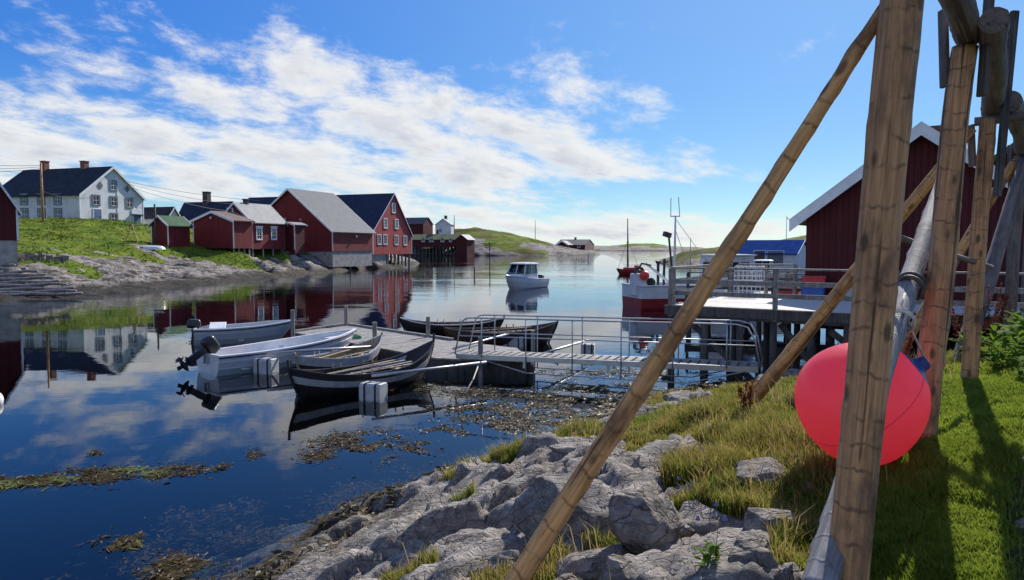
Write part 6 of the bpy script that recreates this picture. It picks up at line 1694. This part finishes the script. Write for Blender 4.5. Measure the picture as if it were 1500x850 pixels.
# broad-leaved weeds and rust-red docks round the far posts
def weed(loc, sc_, seed, label):
    rg = np.random.default_rng(seed); V = []; Fc = []; tn = []
    for i in range(70):
        a = rg.uniform(0, 6.28); L = rg.uniform(.07, .19) * sc_; w = L * rg.uniform(.3, .5); el_ = rg.uniform(.1, 1.1); z0 = rg.uniform(0, .36) * sc_
        dr = np.array([math.cos(a), math.sin(a), 0]); sd = np.array([-math.sin(a), math.cos(a), 0]); b = len(V); t_ = rg.uniform(0, 1)
        for k in range(6):
            u = k / 5; wk = w * math.sin(math.pi * min(.98, .08 + .9 * u)) ** .8 * .5
            c = dr * L * u * math.cos(el_ * (1 - .5 * u)) + np.array([math.cos(a * 3.7) * .12 * sc_, math.sin(a * 3.7) * .12 * sc_, z0 + L * u * math.sin(el_) * (1 - .35 * u * u)])
            V += [tuple(c - sd * wk + np.array([0, 0, wk * .35])), tuple(c), tuple(c + sd * wk + np.array([0, 0, wk * .35]))]; tn += [t_] * 3
        for k in range(5):
            q_ = b + k * 3; Fc += [(q_, q_ + 1, q_ + 4, q_ + 3), (q_ + 1, q_ + 2, q_ + 5, q_ + 4)]
    o = np_mesh('weed_plant', V, Fc, M['weed_leaf'], True, {'tint': tn}); o.location = loc
    return tag(o, label, 'weed', 'broad-leaved weeds round the rack posts')
for i, (x, y, s_) in enumerate(((6.0, 8.9, 1.2), (6.5, 9.3, 1.3), (6.9, 9.9, 1.2), (5.7, 8.5, .9), (7.3, 10.6, 1.2), (6.2, 9.9, 1.1), (7.9, 11.3, 1.3), (5.35, 7.6, .7))):
    weed((x, y, nz(x, y)), s_, 50 + i, 'bright green leafy weed growing behind the third post of the drying rack')
for i, (px, py, s_) in enumerate(((1125, 770, .5), (1160, 742, .5), (1040, 835, .6))):
    c = on_ground(px, py); weed(c, s_ * .55, 70 + i, 'small leafy plant growing between the boulders left of the front post')
def dock_plant(loc, h, seed, label):
    rg = np.random.default_rng(seed); t_ = thing('dock_plant', label, 'weed', loc, rg.uniform(0, 6), 'rust-red docks by the path')
    for s_ in range(5):
        a = rg.uniform(0, 6.28); top = Vector((math.cos(a) * h * .22, math.sin(a) * h * .22, h * rg.uniform(.75, 1.0))); r_ = Vector((rg.uniform(-.04, .04), rg.uniform(-.04, .04), 0))
        mb = MB(); mb.tube([r_, r_ * .5 + top * .5 + Vector((0, 0, .03)), top], [.007, .005, .003], 5)
        for k in range(90):
            u = rg.uniform(.40, 1); c = r_ * (1 - u) + top * u + Vector(rg.normal(size=3)) * .028 * (1.4 - u); q_ = Vector(rg.normal(size=3)).normalized() * .016; q2 = q_.orthogonal().normalized() * .012
            mb.add([c - q_, c + q2, c + q_, c - q2], [(0, 1, 2, 3)])
        mb.build('stalk', M['dock_red'], t_, fix=False)
for i, (x, y, h) in enumerate(((6.35, 10.3, .9), (6.9, 10.6, 1.0), (7.4, 11.5, 1.1), (5.6, 10.6, .7), (7.9, 12.3, 1.1), (5.0, 10.9, .75), (8.4, 12.2, .9), (6.0, 12.2, 1.0))):
    dock_plant((x, y, nz(x, y)), h, 80 + i, 'rust-red seeding dock in front of the red boathouse wall')
c = on_ground(1093, 612); dock_plant(c, .42, 95, 'lone rust-red dock standing on the bank beside the second brace pole')
c = on_ground(1240, 545); dock_plant(c, .65, 96, 'rust-red dock rising behind the pink buoy'); c = on_ground(1258, 540); dock_plant(c, .6, 97, 'rust-red dock rising behind the pink buoy')
for i, (px, py) in enumerate(((1021, 690), (1038, 778), (1010, 800), (1150, 640), (1110, 655), (1048, 815), (985, 735))):
    c = on_ground(px, py); rg = np.random.default_rng(i); t_ = thing('harebell', 'pale violet harebell nodding above the bank grass', 'flower', c, 0, 'harebells in the bank grass')
    hh = rg.uniform(.16, .24); mb = MB(); mb.tube([(0, 0, 0), (.01, 0, hh * .7), (.03, .01, hh), (.045, .015, hh - .01)], .0015, 4); mb.build('stem', M['grass'], t_)
    mb = MB(); rr = [[(.05 + r_ * math.cos(a), .016 + r_ * math.sin(a), hh - .01 - z_) for a in [2 * math.pi * j / 10 for j in range(10)]] for r_, z_ in ((.002, 0), (.008, .004), (.010, .014), (.015, .024))]
    mb.grid(rr, close=True); mb.build('bell', M['harebell'], t_, smooth=True)

# seaweed: floating mats, clumps just under the surface, and wrack draped on the tidal stones
def leaves(name, pts, size, mat, seed, flat=.25, steps=6):
    """fronds: each starts at a point and wanders a few leaf lengths"""
    rg = np.random.default_rng(seed); p = np.asarray(pts, float); n = len(p)
    a = rg.uniform(0, 6.283, n); w0 = size * rg.uniform(.22, .6, n); L = size * rg.uniform(.45, 1.1, n); tilt = rg.normal(0, flat, n); tint = rg.random(n)
    alive = rg.integers(2, steps + 1, n); V = []
    c = p.copy()
    for k in range(steps + 1):
        sd = np.stack([-np.sin(a), np.cos(a), tilt + rg.normal(0, flat * .6, n)], 1)
        w = w0 * np.where(k < alive, np.sin(np.pi * (.18 + .78 * k / np.maximum(alive, 1))).clip(.15, 1), .02)
        V += [c - sd * w[:, None] * .5, c + sd * w[:, None] * .5]
        mv = np.where(k < alive, L, 0.001)
        c = c + np.stack([np.cos(a), np.sin(a), rg.normal(0, flat * .25, n)], 1) * mv[:, None]; a = a + rg.normal(0, .55, n)
        c[:, 2] = np.clip(c[:, 2], p[:, 2] - .03, p[:, 2] + .03)
    m_ = 2 * (steps + 1); V = np.stack(V, 1).reshape(-1, 3); o6 = (np.arange(n) * m_)[:, None]
    Fc = np.concatenate([o6 + np.array([[2 * k, 2 * k + 1, 2 * k + 3, 2 * k + 2]]) for k in range(steps)], 0)
    o = np_mesh(name, V, Fc, M[mat], True, {'tint': np.repeat(tint, m_)}); return tag(o, None, None, None, 'stuff')
def mats(ells, zlo, zhi, seed, clump=.02):
    rg = np.random.default_rng(seed); out_ = []
    for px, py, rx, ry, n in ells:
        c = W(px, py); e1 = W(px + rx, py) - c; e2 = (W(px, py - ry) - W(px, py + ry)) * .5
        m_ = int(n * 2.5); u = rg.normal(0, .5, m_); v = rg.normal(0, .5, m_)
        x = c.x + e1.x * u + e2.x * v; y = c.y + e1.y * u + e2.y * v
        nn = fbm(x * 1.6 + px, y * 1.6, 7, 4) + .7 * fbm(x * 4.5, y * 4.5, 8, 3)
        k = nn > clump; x, y = x[k], y[k]
        out_.append(np.stack([x, y, rg.uniform(zlo, zhi, len(x))], 1))
    q_ = np.concatenate(out_); s_ = shore_s(q_[:, 0], q_[:, 1]); return q_[s_ < .15]
surf = mats(((520, 652, 70, 22, 1500), (470, 668, 30, 9, 250), (575, 637, 26, 8, 250), (650, 632, 34, 9, 300), (55, 706, 70, 11, 900), (150, 697, 75, 12, 1000), (240, 690, 70, 9, 700), (310, 683, 30, 5, 160),
             (140, 664, 9, 4, 40), (370, 667, 16, 6, 90), (720, 602, 80, 14, 1500), (800, 588, 110, 16, 3000), (880, 572, 80, 14, 2200), (930, 596, 60, 14, 1600), (760, 620, 70, 14, 1100), (860, 545, 90, 8, 900), (960, 548, 70, 7, 700), (1040, 555, 40, 8, 400),
             (600, 568, 60, 7, 500), (690, 575, 60, 8, 700), (840, 615, 60, 18, 1200), (190, 795, 36, 16, 500), (265, 836, 42, 22, 700), (610, 655, 30, 8, 200)), -.008, .018, 21)
leaves('seaweed', surf, .048, 'kelp', 22, .30, 3)
leaves('green_seaweed', mats(((25, 711, 36, 6, 90), (210, 691, 40, 5, 130), (80, 703, 34, 4, 40), (412, 546, 18, 3, 160), (190, 800, 14, 6, 10)), .004, .02, 23), .055, 'kelp_green', 24, .12)
und = mats(((430, 762, 120, 46, 5200), (330, 800, 120, 45, 4400), (560, 716, 100, 22, 3000), (640, 690, 90, 18, 1000), (200, 820, 90, 30, 1000), (500, 790, 70, 30, 900), (720, 655, 60, 14, 500), (300, 740, 60, 20, 400)), -.45, -.08, 25, .16)
leaves('submerged_seaweed', und, .050, 'kelp_under', 26, .5, 3)
rg = np.random.default_rng(27); x = rg.uniform(-3, 10, 420000); y = rg.uniform(6.5, 21.5, 420000); s_ = shore_s(x, y); k = (s_ > -.9) & (s_ < 1.5); x, y = x[k], y[k]
k = rg.random(len(x)) < np.interp(y, [8, 11], [.25, 1.0]); x, y = x[k], y[k]
z, g, s_ = near_z(x, y); n_ = fbm(x * 1.4, y * 1.4, 77, 4)
k = (z > -.12) & (z < .34 + .5 * n_ + .22 * sstep(10, 13, y)) & (n_ + .22 * sstep(8, 12, y) > -.06) & (rg.random(len(x)) < .55); leaves('wrack', np.stack([x[k], y[k], z[k] + rg.uniform(.0, .04, k.sum())], 1), .07, 'kelp', 28, .35, 3)

mb = MB(); c = W(517, 496, DZ); rg = np.random.default_rng(3); pts = []
for i in range(90):
    a = i * .52; r_ = .10 + .16 * ((i * .137) % 1); pts.append(c + Vector((r_ * math.cos(a) * 1.4, r_ * math.sin(a), .015 + .0012 * i)))
mb.tube(pts, .012, 5); tag(mb.build('rope', M['crate_green'], None, c, smooth=True), 'loose coil of green rope lying on the dock edge by the white boat', 'rope')
# small things on the water
def float_buoy(label, c, r, mat, name='buoy'):
    t_ = thing(name, label, 'buoy', c); ball_buoy(t_, (0, 0, r * .35), r, mat, 'ball'); mb = MB(); mb.tube([(r * .12 * math.cos(a) , 0, r * 1.42 + r * .12 * math.sin(a)) for a in [2 * math.pi * i / 12 for i in range(12)]], r * .05, 5, closed=True); mb.build('eye', M['black'], t_)
float_buoy('white ball buoy floating by itself on the calm inner water', W(-11, 592), .21, 'crate_white')
c = W(862, 381); t_ = thing('marker_buoy', 'slim white and red marker buoy far out in the sound', 'buoy', c); mb = MB(); mb.tube([(0, 0, -.5), (0, 0, .7)], .26, 8); mb.build('float', M['crate_white'], t_); mb = MB(); mb.tube([(0, 0, .7), (0, 0, 1.6)], .12, 8); mb.build('spar', M['orange'], t_)

# dry-stone wall under the meadow on the far shore
mb = MB(); a = P(24, 388, 59); b = P(92, 387, 61.5); rg = np.random.default_rng(5)
for i in range(230):
    u = rg.uniform(0, 1); lev = rg.uniform(0, 1); q_ = a.lerp(b, u); zg = min(q_.z, 3.0); sz = rg.uniform(.10, .26)
    z = zg - .2 + lev * 1.15 * (1 - .35 * u); th = rg.uniform(0, 3.14)
    rot = Matrix.Rotation(th, 3, 'Z') @ Matrix.Rotation(rg.uniform(-.3, .3), 3, 'X'); c = Vector((q_.x, q_.y + rg.uniform(-.25, .25) + lev * .35, z))
    pts = [rot @ Vector((sx * sz * rg.uniform(.8, 1.3), sy * sz * rg.uniform(.7, 1.1), sz_ * sz * rg.uniform(.5, .85))) + c for sx in (-1, 1) for sy in (-1, 1) for sz_ in (-1, 1)]
    mb.add(pts, [(0, 1, 3, 2), (4, 6, 7, 5), (0, 4, 5, 1), (2, 3, 7, 6), (0, 2, 6, 4), (1, 5, 7, 3)])
tag(mb.build('stone_wall', M['rock'], None, a), 'rough dry-stone wall at the foot of the meadow beside the slipway boathouse', 'stone wall')

# tussocks that roughen the far meadow
rg = np.random.default_rng(9); x = rg.uniform(-75, -12, 90000); y = rg.uniform(48, 125, 90000); z, g = left_z(x, y)
pr = sstep(.45, .8, g) * np.clip(.5 + .9 * fbm(x * .25, y * .25, 33, 3), .1, 1); k = rg.random(len(x)) < pr; p = np.stack([x[k], y[k], z[k]], 1); n = len(p)
h = rg.uniform(.07, .22, n) * np.clip(.6 + 1.5 * fbm(p[:, 0] * .3, p[:, 1] * .3, 35, 3), .3, 1.5); w = rg.uniform(.12, .35, n); a = rg.uniform(0, 3.14, n)
sx = np.stack([np.cos(a), np.sin(a), 0 * a], 1) * w[:, None] * .5; up_ = np.zeros((n, 3)); up_[:, 2] = h; jit = rg.normal(0, .06, (n, 3))
V = np.stack([p - sx - up_ * .15, p + sx - up_ * .15, p + sx * .45 + up_ + jit, p - sx * .55 + up_ * .8], 1).reshape(-1, 3)
o = np_mesh('meadow_grass', V, np.arange(n * 4).reshape(-1, 4), M['meadow'], False, {'tint': np.repeat(rg.random(n), 4)}); tag(o, None, None, None, 'stuff')
